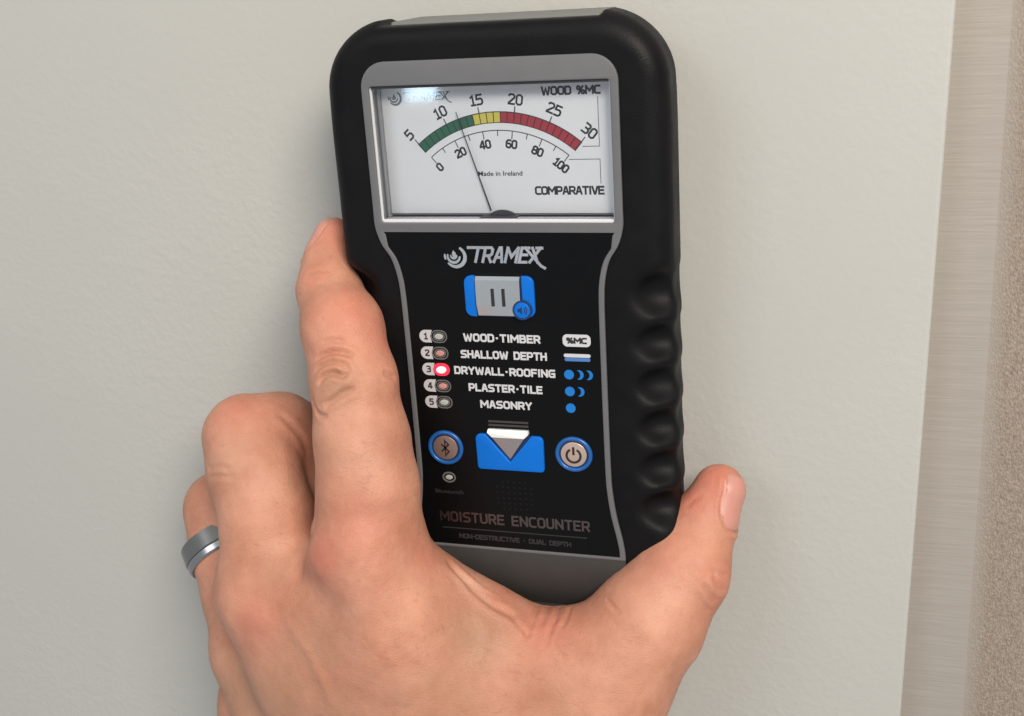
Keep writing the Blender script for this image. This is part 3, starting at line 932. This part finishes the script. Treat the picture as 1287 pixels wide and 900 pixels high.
pill = plate('percent_badge', [rrect(16.1, 23.5, -22.15, -18.85, 1.2)], panel_y - 0.06, 0.2, M_white, panel)
lettering('percent_lettering', '%MC', 19.8, -20.5, 1.25, 0.24, panel_y - 0.06, M_ink, pill, width=5.0)
plate('depth_bar', [rrect(16.2, 23.3, -25.05, -24.1, 0.45, 4)], panel_y - 0.06, 0.2, M_white, panel)
plate('depth_bar', [rrect(16.4, 23.2, -26.1, -25.2, 0.4, 4)], panel_y - 0.06, 0.2, mat('blue_bar', (0.05, 0.16, 0.42), 0.5), panel)
def crescent(cx, cz):
    return arc_pts(cx, cz, 1.3, 90, -90, 12) + arc_pts(cx - 0.9, cz, 1.3, -70, 70, 10)
for z, n in ((-29.8, 3), (-34.45, 2), (-39.1, 1)):
    plate('depth_dot', [oval(17.35, z, 1.3, 1.3)], panel_y - 0.06, 0.2, M_bluelt, panel)
    for k in range(1, n):
        plate('depth_crescent', [crescent(17.5 + 2.45 * k, z)], panel_y - 0.06, 0.2, M_bluelt, panel)

# select button: blue block with a silver wedge let into it
blk = [(-9.5, -49.2)] + arc_pts(-8.0, -49.0, 1.5, 180, 90, 5) + [(-6.6, -47.5), (-0.15, -55.3), (6.3, -47.5)] + arc_pts(8.0, -49.0, 1.5, 90, 0, 5) + arc_pts(8.4, -56.8, 1.0, 0, -90, 4) + arc_pts(-8.4, -56.8, 1.0, -90, -180, 4)
sel = plate('select_button', [blk], panel_y - 0.9, 1.2, M_blue, panel, bevel=0.3)
plate('button_groove', [[(-6.6, -47.6), (6.3, -47.6), (-0.15, -55.6)]], panel_y - 0.03, 0.2, M_bluedk, sel)
# the wedge has an upper lip tilted to the ceiling and a long lower facet
def prism(name, f, b, m, parent):
    n = len(f)
    V = [tuple(p) for p in f] + [tuple(p) for p in b]
    Fq = [tuple(range(n))] + [tuple(range(2 * n - 1, n - 1, -1))] + [(i, n + i, n + (i + 1) % n, (i + 1) % n) for i in range(n)]
    me = mesh_from(name, V, Fq)
    bm = bmesh.new(); bm.from_mesh(me); bmesh.ops.recalc_face_normals(bm, faces=bm.faces); bm.to_mesh(me); bm.free()
    return link(name, me, m, parent)
prism('wedge_lip', [(-5.75, -0.35, -46.0), (5.45, -0.35, -46.0), (5.6, -0.8, -46.9), (4.35, -0.8, -48.1), (-4.65, -0.8, -48.1), (-5.9, -0.8, -46.9)],
      [(-5.75, 0.5, -46.0), (5.45, 0.5, -46.0), (5.6, 0.5, -46.9), (4.35, 0.5, -48.1), (-4.65, 0.5, -48.1), (-5.9, 0.5, -46.9)], mat('bright_metal', (0.8, 0.8, 0.8), 0.45, metal=0.3), sel)
prism('wedge_facet', [(-4.62, -0.80, -48.12), (4.32, -0.80, -48.12), (-0.15, 0.3, -54.6)], [(-4.62, 0.5, -48.12), (4.32, 0.5, -48.12), (-0.15, 0.5, -54.5)], mat('wedge_metal', (0.56, 0.52, 0.51), 0.3, metal=1.0), sel)
for z in (-43.95, -45.0):
    plate('wedge_line', [rrect(-5.75, 5.45, z - 0.28, z + 0.28, 0.1, 2)], panel_y - 0.06, 0.2, M_dimfoil, panel)

def round_button(name, cx, cz, disc):
    r = plate(name, [oval(cx, cz, 5.1, 5.0, 40), oval(cx, cz, 3.95, 3.85, 40)], panel_y - 0.75, 1.2, M_ringblue, panel, bevel=0.52, bevel_res=4)
    plate('button_groove', [oval(cx, cz, 4.1, 4.0, 36)], panel_y - 0.05, 0.2, M_bluedk, r)
    plate('button_disc', [oval(cx, cz, 3.55, 3.5, 36)], panel_y - 0.55, 0.7, disc, r, bevel=0.15)
    return r
bt = round_button('bluetooth_button', -18.5, -52.3, M_disc_dk)
lines_part('bluetooth_symbol', [[(-19.6, -53.4), (-17.5, -51.3), (-18.55, -50.1), (-18.55, -54.5), (-17.5, -53.3), (-19.6, -51.2)]], 0.26, panel_y - 0.56, M_glyph, bt)
pw = round_button('power_button', 17.6, -52.1, M_disc)
lines_part('power_symbol', [arc_pts(17.6, -52.4, 1.9, 118, 422, 30), [(17.6, -49.9), (17.6, -52.2)]], 0.33, panel_y - 0.56, M_glyph, pw)

plate('link_bezel', [oval(-18.3, -61.2, 1.95, 1.6, 28), oval(-18.3, -61.2, 1.5, 1.15, 28)], panel_y - 0.08, 0.25, M_bezel, panel)
plate('link_lamp', [oval(-18.3, -61.2, 1.05, 0.7, 20)], panel_y - 0.2, 0.4, M_ledgrey, panel, bevel=0.1)
type_text('panel_small_print', 'Bluetooth', -18.6, -65.6, 1.2, panel_y, M_faint, panel, bold=0.01, width=8.2)
# sounder holes
V, Fs = [], []
for r in range(6):
    for c in range(7):
        if (r in (0, 5)) and c in (0, 6): continue
        x, z = -4.5 + c * 1.6, -61.5 - r * 1.6
        b = len(V)
        V += [(x + 0.34 * math.cos(k * math.pi / 4), panel_y - 0.03, z + 0.34 * math.sin(k * math.pi / 4)) for k in range(8)]
        Fs.append(tuple(range(b, b + 8)))
so = link('sounder_holes', mesh_from('sounder_holes', V, Fs), mat('hole_grey', (0.0045, 0.0045, 0.005), 0.6, spec=0.2), panel)
so['kind'] = 'stuff'

lettering('model_lettering', 'MOISTURE ENCOUNTER', -0.5, -73.1, 2.6, 0.28, panel_y, M_dimfoil, panel, width=42.5, gap=1.9)
lines_part('panel_rule', [[(-21.6, -76.6), (20.0, -76.6)]], 0.16, panel_y, M_faint, panel)
lettering('panel_small_lettering', 'NON-DESTRUCTIVE . DUAL DEPTH', -0.6, -78.9, 1.15, 0.19, panel_y, M_faint, panel, width=32.0, gap=1.5)

# ------------------------------------------------------------------ the hand
# joints: x, y, z, radius in mm
index = [(-52.16, 15.0, 2.86, 5.53), (-52.76, 11.0, -3.41, 6.39), (-50.46, 5.0, -9.47, 8.27), (-43.5, -4.0, -17.43, 10.42), (-39.01, -10.0, -30.02, 10.96), (-36.41, -14.0, -45.07, 12.03), (-34.7, -17.0, -58.14, 13.12), (-35.88, -19.0, -74.89, 14.56)]
middle = [(-69.68, -14.0, -93.6, 15.0), (-71.2, -8.0, -74.79, 13.18), (-77.19, -2.0, -62.22, 12.85), (-82.12, 4.0, -54.3, 11.61), (-75.29, 12.0, -55.62, 11.09), (-68.65, 20.0, -63.39, 10.84), (-64.68, 14.0, -73.58, 10.03)]
ring_f = [(-83.87, -3.0, -121.84, 12.84), (-90.68, 4.0, -107.03, 11.74), (-97.76, 10.0, -95.2, 11.12), (-101.22, 16.0, -84.7, 11.21), (-88.29, 25.0, -87.96, 9.6)]
little = [(-89.19, 6.0, -147.48, 14.72), (-94.69, 14.0, -128.27, 10.23), (-96.86, 20.0, -113.07, 9.49), (-86.61, 27.0, -110.07, 8.77)]
thumb = [(53.49, 17.0, -67.49, 7.15), (49.19, 13.0, -76.91, 8.68), (44.91, 6.0, -87.21, 12.31), (36.48, -2.0, -99.43, 14.43), (22.56, -8.0, -117.05, 18.31), (-1.38, -10.0, -151.42, 21.93)]
bones = [[(-35.88, -19.0, -74.89, 14.56), (-27.59, -21.0, -99.62, 16.88), (-21.26, -14.0, -144.82, 19.2)],
         [(-69.68, -14.0, -93.6, 15.0), (-53.71, -18.0, -117.36, 17.24), (-39.53, -14.0, -154.6, 20.13)],
         [(-84.7, -3.0, -121.94, 13.09), (-69.14, -10.0, -138.23, 16.23), (-54.44, -12.0, -165.7, 20.19)],
         [(-89.19, 6.0, -147.48, 14.72), (-77.61, -2.0, -162.39, 17.5), (-65.92, -8.0, -179.67, 19.82)]]
web = [(-30.09, -14.0, -84.69, 10.46), (-21.03, -12.0, -92.25, 9.2), (-9.26, -9.0, -100.92, 9.03), (1.51, -7.0, -110.45, 9.52), (16.18, -5.0, -112.69, 10.57), (29.03, -4.0, -111.23, 10.9)]
fill = [((-27.21, -14.0, -103.76, 15.49), (10.0, -10.0, -116.89, 15.35)), ((-19.44, -14.0, -123.31, 19.25), (9.43, -10.0, -127.21, 19.04)), ((-38.27, -14.0, -94.92, 14.63), (-10.07, -11.0, -111.16, 12.39)), ((-51.48, -14.0, -103.98, 14.01), (-27.31, -17.0, -117.21, 16.01)),
        ((-63.1, -12.0, -109.09, 13.36), (-42.59, -17.0, -124.44, 14.96)), ((-54.53, -15.0, -92.27, 13.86), (-37.76, -20.0, -114.05, 16.42)), ((-44.35, -17.0, -96.36, 14.16), (-32.26, -19.0, -126.93, 17.48))]
fore = [((-51.96, -11.0, -174.78, 22.29), (-50.79, -13.0, -208.93, 23.79)), ((-16.65, -11.0, -165.69, 23.37), (-21.39, -13.0, -202.72, 24.1))]

F = Field((-124, -50, -196), (76, 44, 22), 0.6)
palm = F.new()
for ch in bones + [thumb[3:]] + [web]:
    for a, b in zip(ch, ch[1:]): add_cone(F, palm, a, b, 7.0)
for a, b in fill + fore: add_cone(F, palm, a, b, 10.0)
hand_d = palm.copy()
for ch, k in ((index, 7.0), (middle, 6.0), (ring_f, 5.0), (little, 4.0), (thumb[:4], 5.0)):
    d = F.new()
    for a, b in zip(ch, ch[1:]): add_cone(F, d, a, b, 4.0)
    hand_d = smin(hand_d, smin(palm, d, k), 1.2)
# extensor tendons and soft bulges on the back of the hand
for a, b, k in (((-32.57, -29.0, -69.48, 3.72), (-20.97, -32.0, -111.56, 2.96), 9.0),):
    add_cone(F, hand_d, a, b, k)
v, q = surface_nets(F, hand_d)
v = relax(v, q, 4, 0.5)

def vert_normals(v, q):
    n = np.cross(v[q[:, 2]] - v[q[:, 0]], v[q[:, 3]] - v[q[:, 1]])
    out = np.zeros_like(v)
    for i in range(4):
        for c in range(3):
            out[:, c] += np.bincount(q[:, i], weights=n[:, c], minlength=len(v))
    return out / (np.linalg.norm(out, axis=1)[:, None] + 1e-12)

def poly_dist(v, pts):
    """distance of v to a polyline, and position along it (0..1)"""
    pts = np.array(pts, float)
    best = np.full(len(v), 1e9); par = np.zeros(len(v))
    m = len(pts) - 1
    for i in range(m):
        a, ba = pts[i], pts[i + 1] - pts[i]
        t = np.clip(((v - a) @ ba) / (ba @ ba + 1e-9), 0, 1)
        d = np.linalg.norm(v - a - t[:, None] * ba, axis=1)
        k = d < best
        best[k] = d[k]; par[k] = (i + t[k]) / m
    return best, par

bvh = BVHTree.FromPolygons([tuple(p) for p in v], [tuple(int(i) for i in f) for f in q])
cam_mm = np.array((95.854, -288.31, 74.399))
def snap(p):
    """drop a sketched point on to the skin"""
    d = Vector(np.array(p[:3]) - cam_mm).normalized()
    h = bvh.ray_cast(Vector(cam_mm), d)
    if h[0] is not None and (h[0] - Vector(p[:3])).length < 40:
        return tuple(h[0])
    return tuple(bvh.find_nearest(Vector(p[:3]))[0])

N = vert_normals(v, q)
disp = np.zeros(len(v))
def crease(pts, depth, width, ridge=0.35):
    pts = [snap(p) for p in smooth_path([p[:3] for p in pts], 5)]
    d, t = poly_dist(v, pts)
    fade = np.sqrt(np.clip(np.minimum(t, 1 - t) * 5, 0, 1))
    g = -depth * np.exp(-(d / width) ** 2) + ridge * depth * np.exp(-((d - 2.0 * width) / (0.9 * width)) ** 2)
    disp[:] += np.where(d < width * 5, g * fade, 0)
def lump(p, height, width):
    c = np.array(snap(p))
    d = np.linalg.norm(v - c, axis=1)
    disp[:] += height * np.exp(-(d / width) ** 2)

# index middle joint: ring-shaped folds
crease([(-44.04, -20.0, -21.04), (-40.45, -20.0, -19.2), (-36.86, -20.0, -18.86), (-32.98, -20.0, -19.58)], 0.94, 0.79)
crease([(-44.17, -20.0, -27.56), (-42.59, -20.0, -25.75), (-39.76, -20.0, -24.55), (-37.14, -20.0, -25.09), (-35.7, -20.0, -24.17)], 1.02, 0.79)
crease([(-43.1, -20.0, -33.65), (-40.16, -20.0, -31.75), (-37.25, -20.0, -29.87), (-33.97, -20.0, -28.42)], 0.94, 0.84)
crease([(-44.75, -20.0, -24.97), (-42.67, -20.0, -22.72), (-38.95, -20.0, -21.5), (-35.95, -20.0, -22.46), (-35.31, -20.0, -24.59)], 0.59, 0.73)
crease([(-47.55, -18.0, -32.4), (-46.26, -18.0, -36.8), (-43.6, -18.0, -37.55)], 0.59, 0.73)
crease([(-28.27, -14.0, -25.97), (-26.58, -14.0, -26.77), (-25.31, -14.0, -27.37)], 0.68, 0.84)
crease([(-42.91, -18.0, -16.93), (-39.26, -18.0, -16.39), (-35.75, -18.0, -16.71)], 0.34, 0.63)
lump((-40.2, -20.0, -28.26), 0.35, 2.6)
lump((-37.19, -20.0, -21.65), 0.3, 2.4)
# index end joint
crease([(-54.29, 0.0, -3.94), (-49.59, -2.0, -2.25), (-45.87, -2.0, -2.2)], 0.25, 0.7)
crease([(-55.48, 0.0, -7.73), (-50.55, -2.0, -6.21), (-47.27, -2.0, -6.16)], 0.2, 0.7)
# middle finger joint
crease([(-88.4, -8.0, -59.85), (-83.58, -10.0, -57.68), (-79.89, -10.0, -58.41)], 0.35, 0.8)
crease([(-88.28, -8.0, -62.32), (-83.27, -10.0, -60.6), (-78.73, -10.0, -60.78)], 0.3, 0.7)
crease([(-85.67, -8.0, -52.31), (-80.65, -10.0, -50.22), (-77.18, -10.0, -50.49)], 0.2, 0.8)
crease([(-73.2, 8.0, -47.67), (-69.07, 8.0, -51.43), (-66.05, 8.0, -55.75), (-64.63, 8.0, -60.69)], 0.5, 1.0)
# web of the thumb: the fold along the edge and the fan of small wrinkles
crease([(-12.8, -20.0, -75.59), (-9.94, -18.0, -81.08), (-6.15, -16.0, -87.03), (-1.76, -14.0, -92.04), (3.46, -14.0, -94.38)], 0.75, 1.1)
crease([(-10.79, -20.0, -78.21), (-5.7, -18.0, -83.98), (-0.46, -16.0, -88.84)], 0.3, 0.7)
crease([(8.89, -12.0, -90.6), (8.41, -14.0, -93.36), (6.36, -14.0, -97.95), (5.25, -14.0, -101.5)], 0.5, 0.7)
crease([(15.07, -12.0, -90.43), (14.11, -14.0, -93.7), (12.1, -14.0, -98.27), (11.44, -14.0, -102.24)], 0.45, 0.7)
crease([(12.01, -12.0, -90.03), (11.54, -14.0, -92.54), (10.02, -14.0, -96.08)], 0.35, 0.6)
crease([(18.11, -12.0, -90.58), (17.18, -14.0, -93.36), (15.72, -14.0, -96.41)], 0.3, 0.6)
crease([(1.27, -14.0, -93.65), (4.59, -14.0, -97.66), (7.14, -14.0, -99.81)], 0.3, 0.7)
crease([(27.74, -12.0, -87.21), (29.78, -12.0, -89.82), (31.42, -12.0, -91.54)], 0.3, 0.6)
crease([(12.94, -14.0, -99.14), (14.66, -16.0, -101.62), (17.1, -16.0, -105.21)], 0.3, 0.7)
# thumb joint
crease([(54.54, -4.0, -81.9), (55.46, -2.0, -85.69), (57.26, 0.0, -88.96)], 0.5, 0.8)
crease([(52.01, -4.0, -84.94), (53.34, -2.0, -89.2), (54.71, 0.0, -92.56)], 0.4, 0.8)
crease([(53.73, -4.0, -80.58), (55.91, -2.0, -82.37), (57.71, 0.0, -84.2)], 0.3, 0.7)
crease([(50.21, -6.0, -86.36), (51.94, -4.0, -90.6), (53.28, -2.0, -94.45)], 0.3, 0.8)
crease([(46.46, 4.0, -67.15), (48.28, 6.0, -65.63), (50.52, 8.0, -65.0)], 0.2, 0.8)
# folds of skin round the nails
def unit(a): return np.array(a) / np.linalg.norm(a)
tt, tb = np.array(thumb[0][:3]), np.array(thumb[1][:3])
it, ib = np.array(index[0][:3]), np.array(index[1][:3])
t_al, i_al = unit(tt - tb), unit(it - ib)
NAILS = [(tt - t_al * 1.2, t_al, (0.90, -0.42, -0.2), 14.0, 11.5), (it - i_al * 1.5, i_al, (-0.93, -0.36, 0.1), 12.0, 9.0)]
def nail_half_width(width, t):
    return width / 2 * (1 - 0.42 * max(0, (abs(t) - 0.45) / 0.55) ** 2.2)
for c_, al_, ou_, le_, wi_ in NAILS:
    al = Vector(al_); ou = Vector(ou_); ou = (ou - al * ou.dot(al)).normalized(); sd = al.cross(ou)
    st = [(-1, 0.7 - 1.7 * k / 12) for k in range(13)] + [(-1 + 2 * k / 10, -1.0) for k in range(1, 10)] + [(1, -1 + 1.7 * k / 12) for k in range(13)]
    rim = []
    for s_, t_ in st:
        h = bvh.ray_cast(Vector(c_) + al * (t_ * le_ / 2) + sd * (s_ * nail_half_width(wi_, t_)) + ou * 15, -ou)
        if h[0] is not None: rim.append(tuple(h[0]))
    d_, t__ = poly_dist(v, rim)
    rel = v - np.array(c_)
    ss, tt_, oo = rel @ np.array(sd) / (wi_ / 2), rel @ np.array(al) / (le_ / 2), rel @ np.array(ou)
    bed = (np.abs(ss) < 0.94) & (tt_ > -0.96) & (tt_ < 1.1) & (oo > -3)
    disp[bed] = -0.12
    disp += np.where((d_ < 4) & ~bed, -0.40 * np.exp(-(d_ / 0.6) ** 2) + 0.28 * np.exp(-((d_ - 1.3) / 0.7) ** 2), 0)
# knuckles and hollows of the back of the hand
lump((-41.97, -34.0, -70.97), 0.9, 6.0)
lump((-66.31, -28.0, -93.66), 0.9, 4.5)
lump((-30.1, -34.0, -66.71), 0.5, 8.0)
lump((-46.83, -32.0, -95.26), -0.5, 9.0)
lump((-11.48, -30.0, -97.12), -0.7, 12.0)
lump((-48.85, -25.0, -65.92), -0.7, 5.0)
crease([(-47.4, -24.0, -61.63), (-50.23, -24.0, -69.35), (-53.67, -24.0, -77.74), (-54.93, -26.0, -84.04)], 0.9, 2.4, 0.1)
# veins
for pts, h in (([(-5.53, -20.0, -90.46), (-1.89, -24.0, -94.87), (-4.52, -26.0, -103.56), (-3.19, -26.0, -115.61)], 0.35), ([(-29.5, -34.0, -92.07), (-23.66, -34.0, -100.91), (-22.58, -34.0, -112.9)], 0.35), ([(-56.93, -30.0, -92.7), (-49.66, -32.0, -102.94), (-44.78, -32.0, -117.3)], 0.4)):
    crease(pts, -h, 1.7, 0.0)
# low-frequency unevenness of flesh
def vnoise(p, s, seed):
    r = np.random.default_rng(seed)
    out = np.zeros(len(p))
    for _ in range(10):
        kdir = r.normal(size=3); kdir /= np.linalg.norm(kdir)
        out += np.sin(p @ kdir * (2 * math.pi / s) * r.uniform(0.6, 1.5) + r.uniform(0, 6.28))
    return out / 10
calm = np.ones(len(v))
for c_, al_, ou_, le_, wi_ in NAILS:
    calm *= 1 - np.exp(-(np.linalg.norm(v - np.array(c_), axis=1) / 9) ** 4)
disp += calm * (0.22 * vnoise(v, 11, 1) + 0.07 * vnoise(v, 4, 2))
v = v + N * disp[:, None]

hand = link('hand', fast_mesh('hand', v, q), M_skin)
tag(hand, 'bare left hand gripping the black meter from below, index finger along its side', 'hand')
# skin tone: redder at knuckles, finger sides and web, tan and veined over the back
tone = np.zeros((len(v), 4), np.float32); tone[:, 3] = 1
def paint(ch, p, w, amt):
    d = np.linalg.norm(v - np.array(snap(p)), axis=1)
    tone[:, ch] = np.maximum(tone[:, ch], amt * np.exp(-(d / w) ** 2))
for p, w, a in (((-41.63, -34.0, -70.02), 8, .6), ((-37.74, -10.0, -10.66), 9, .45), ((-30.34, -8.0, -17.57), 8, .5), ((-76.91, -6.0, -40.58), 9, .35), ((12.18, -14.0, -96.81), 9, .5), ((-0.62, -14.0, -88.54), 6, .4),
                ((52.9, 8.0, -59.77), 8, .75), ((47.56, 8.0, -64.75), 7, .7), ((54.75, 0.0, -88.27), 8, .5), ((-67.98, -28.0, -95.08), 8, .5), ((-53.72, 0.0, -5.04), 6, .3), ((40.07, 0.0, -80.21), 10, .35),
                ((-30.46, -34.0, -60.02), 12, .3), ((-66.75, 10.0, -63.7), 9, .5), ((-42.78, -34.0, -108.21), 10, .3), ((-12.97, -20.0, -72.34), 6, .4), ((-48.32, 10.0, 5.82), 6, .5)):
    paint(0, p, w, a)
for p, w, a in (((-38.59, -20.0, -27.97), 5, .55), ((-3.8, -26.0, -93.89), 10, .65), ((-60.34, -30.0, -118.2), 12, .55), ((-96.01, 0.0, -137.14), 10, .6), ((-12.72, -30.0, -111.77), 14, .35), ((-83.73, -8.0, -59.54), 6, .35), ((52.62, 0.0, -90.87), 5, .35), ((-26.55, -30.0, -48.36), 10, .15), ((33.58, -24.0, -102.4), 10, .2), ((-86.06, -10.0, -134.96), 14, .6), ((-47.44, -32.0, -100.21), 12, .45), ((-45.87, -30.0, -118.79), 14, .5), ((-22.12, -30.0, -115.52), 12, .3), ((-65.79, -20.0, -84.42), 7, .25), ((-58.65, -6.0, -61.18), 6, .5), ((16.23, -24.0, -111.85), 14, .25)):
    paint(1, p, w, a)
for p, w, a in (((-77.49, -8.0, -51.82), 8, .35), ((-34.15, -26.0, -41.8), 10, .3), ((-8.66, -16.0, -84.65), 5, .5), ((-60.85, -20.0, -57.48), 8, .35), ((41.77, -10.0, -84.08), 12, .3)):
    paint(2, p, w, a)
att = hand.data.color_attributes.new('tone', 'FLOAT_COLOR', 'POINT')
att.data.foreach_set('color', tone.ravel())

# -- fine short hairs on the back of the hand
zones = [((-11.07, -30.0, -92.34), 16, 90), ((5.04, -28.0, -101.1), 14, 70), ((-30.53, -34.0, -101.76), 14, 70), ((-31.54, -26.0, -48.25), 7, 50), ((-65.67, -22.0, -73.58), 6, 35), ((16.61, -24.0, -104.57), 12, 50), ((-48.68, -32.0, -110.27), 10, 40), ((35.9, -14.0, -96.5), 9, 25)]
VN = vert_normals(v, q)
hv, hf = [], []
bv0 = BVHTree.FromPolygons([tuple(p) for p in v], [tuple(int(i) for i in f) for f in q])
for p, w, n in zones:
    c0 = np.array(snap(p))
    for _ in range(n * 2 // 5):
        r_ = rng.normal(size=3) * w * 0.55
        hit = bv0.find_nearest(Vector(c0 + r_))
        root, nrm = np.array(hit[0]), np.array(hit[1])
        g0 = np.array((-0.55, 0.0, 0.15)) + rng.normal(size=3) * 0.25
        g0 = g0 - nrm * (g0 @ nrm); g0 /= np.linalg.norm(g0) + 1e-9
        ln = rng.uniform(1.8, 4.0); sd = np.cross(nrm, g0)
        b = len(hv)
        for k in range(4):
            t = k / 3
            ctr = root + g0 * ln * t + nrm * (0.15 + 0.9 * t - 0.7 * t * t) + sd * 0.35 * t * t
            ww = 0.020 * (1 - 0.8 * t)
            hv += [tuple(ctr - sd * ww), tuple(ctr + sd * ww)]
        hf += [(b + 2 * k, b + 2 * k + 1, b + 2 * k + 3, b + 2 * k + 2) for k in range(3)]
hair = link('hand_hair', mesh_from('hand_hair', hv, hf), mat('fine_hair', (0.22, 0.115, 0.06), 0.45), hand)
hair['kind'] = 'stuff'

# -- nails: shields laid over the finger ends, tucked in at the sides and root
bvh2 = BVHTree.FromPolygons([tuple(p) for p in v], [tuple(int(i) for i in f) for f in q])
def nail(centre, along, out, length, width, tuck=0.3):
    along = Vector(along).normalized(); out = Vector(out); out = (out - along * out.dot(along)).normalized()
    side = along.cross(out)
    nu, nv = 16, 18
    ts, off = {}, {}
    top = {}
    for j in range(nv + 1):
        t = j / nv * 2 - 1
        for i in range(nu + 1):
            s = i / nu * 2 - 1
            hw = width / 2 * (1 - 0.42 * max(0, (abs(t) - 0.45) / 0.55) ** 2.2)
            p0 = Vector(centre) + along * (t * length / 2) + side * (s * hw) + out * 15
            h = bvh2.ray_cast(p0, -out)
            top[i, j] = h[0] if h[0] is not None else Vector(centre) + along * (t * length / 2) + side * (s * hw)
    def P2(i, j): return top[min(max(i, 0), nu), min(max(j, 0), nv)]
    for _ in range(0):                                  # a nail is smoother than the skin under it
        top = {k: (P2(k[0] - 1, k[1]) + P2(k[0] + 1, k[1]) + P2(k[0], k[1] - 1) + P2(k[0], k[1] + 1) + top[k] * 2) / 6 if 0 < k[0] < nu and 0 < k[1] < nv else top[k] for k in top}
    V, Fq = [], []
    for lay in (0, 1):
        for j in range(nv + 1):
            for i in range(nu + 1):
                s, t = i / nu * 2 - 1, j / nv * 2 - 1
                lift = 0.38 * (1 - abs(s) ** 4) * (1 - max(0, -t) ** 4) - 0.04 + (0.3 * max(0, t - 0.6))
                V.append(tuple(top[i, j] + out * (lift - 0.6 * lay)))
    n1 = (nu + 1) * (nv + 1)
    for j in range(nv):
        for i in range(nu):
            a = j * (nu + 1) + i
            Fq.append((a, a + 1, a + nu + 2, a + nu + 1))
            Fq.append((n1 + a + nu + 1, n1 + a + nu + 2, n1 + a + 1, n1 + a))
    rim = [i for i in range(nu + 1)] + [j * (nu + 1) + nu for j in range(1, nv + 1)] + [nv * (nu + 1) + i for i in range(nu - 1, -1, -1)] + [j * (nu + 1) for j in range(nv - 1, 0, -1)]
    for a, b in zip(rim, rim[1:] + rim[:1]):
        Fq.append((a, b, n1 + b, n1 + a))
    me = mesh_from('fingernail', V, Fq, True)
    bm = bmesh.new(); bm.from_mesh(me); bmesh.ops.recalc_face_normals(bm, faces=bm.faces); bm.to_mesh(me); bm.free()
    return link('fingernail', me, M_nail, hand)

for n_ in NAILS: nail(*n_)

# ------------------------------------------------------------------ the ring
a = np.array(ring_f[1][:3]); b = np.array(ring_f[3][:3])
axis = unit(unit(b - a) + np.array((-0.35, 0.12, 0.0)))
cen = np.array(ring_f[2][:3]) + np.array((-0.6, -0.2, 0.0))
r_in = ring_f[2][3] + 0.55
def band(name, prof, m, parent=None):
    """lathe prof (offset along the finger, radius) round the finger"""
    u = unit(np.cross(axis, (0, 0, 1))); w = np.cross(axis, u)
    n = 72
    V, Fq = [], []
    for i in range(n):
        t = 2 * math.pi * i / n
        for s, r in prof:
            V.append(tuple(cen + axis * s + (u * math.cos(t) + w * math.sin(t)) * r))
    k = len(prof)
    for i in range(n):
        for j in range(k):
            Fq.append((i * k + j, i * k + (j + 1) % k, ((i + 1) % n) * k + (j + 1) % k, ((i + 1) % n) * k + j))
    me = mesh_from(name, V, Fq, True)
    bm = bmesh.new(); bm.from_mesh(me); bmesh.ops.recalc_face_normals(bm, faces=bm.faces); bm.to_mesh(me); bm.free()
    me.set_sharp_from_angle(angle=math.radians(30))
    if parent is None:
        return link(name, me, m)
    return link(name, me, m, parent)
ring_e = tag(empty('finger_ring', tuple(cen)), 'brushed grey steel band with a polished lower edge, worn on the folded ring finger', 'ring')
R = r_in
band('brushed_band', [(-0.9, R), (4.4, R), (4.6, R + 0.3), (4.3, R + 1.0), (-0.6, R + 1.25), (-0.9, R + 1.05)], M_band, ring_e)
band('polished_edge', [(-3.4, R), (-0.95, R), (-0.95, R + 0.95), (-1.25, R + 1.1), (-2.9, R + 0.95), (-3.4, R + 0.5)], M_polish, ring_e)
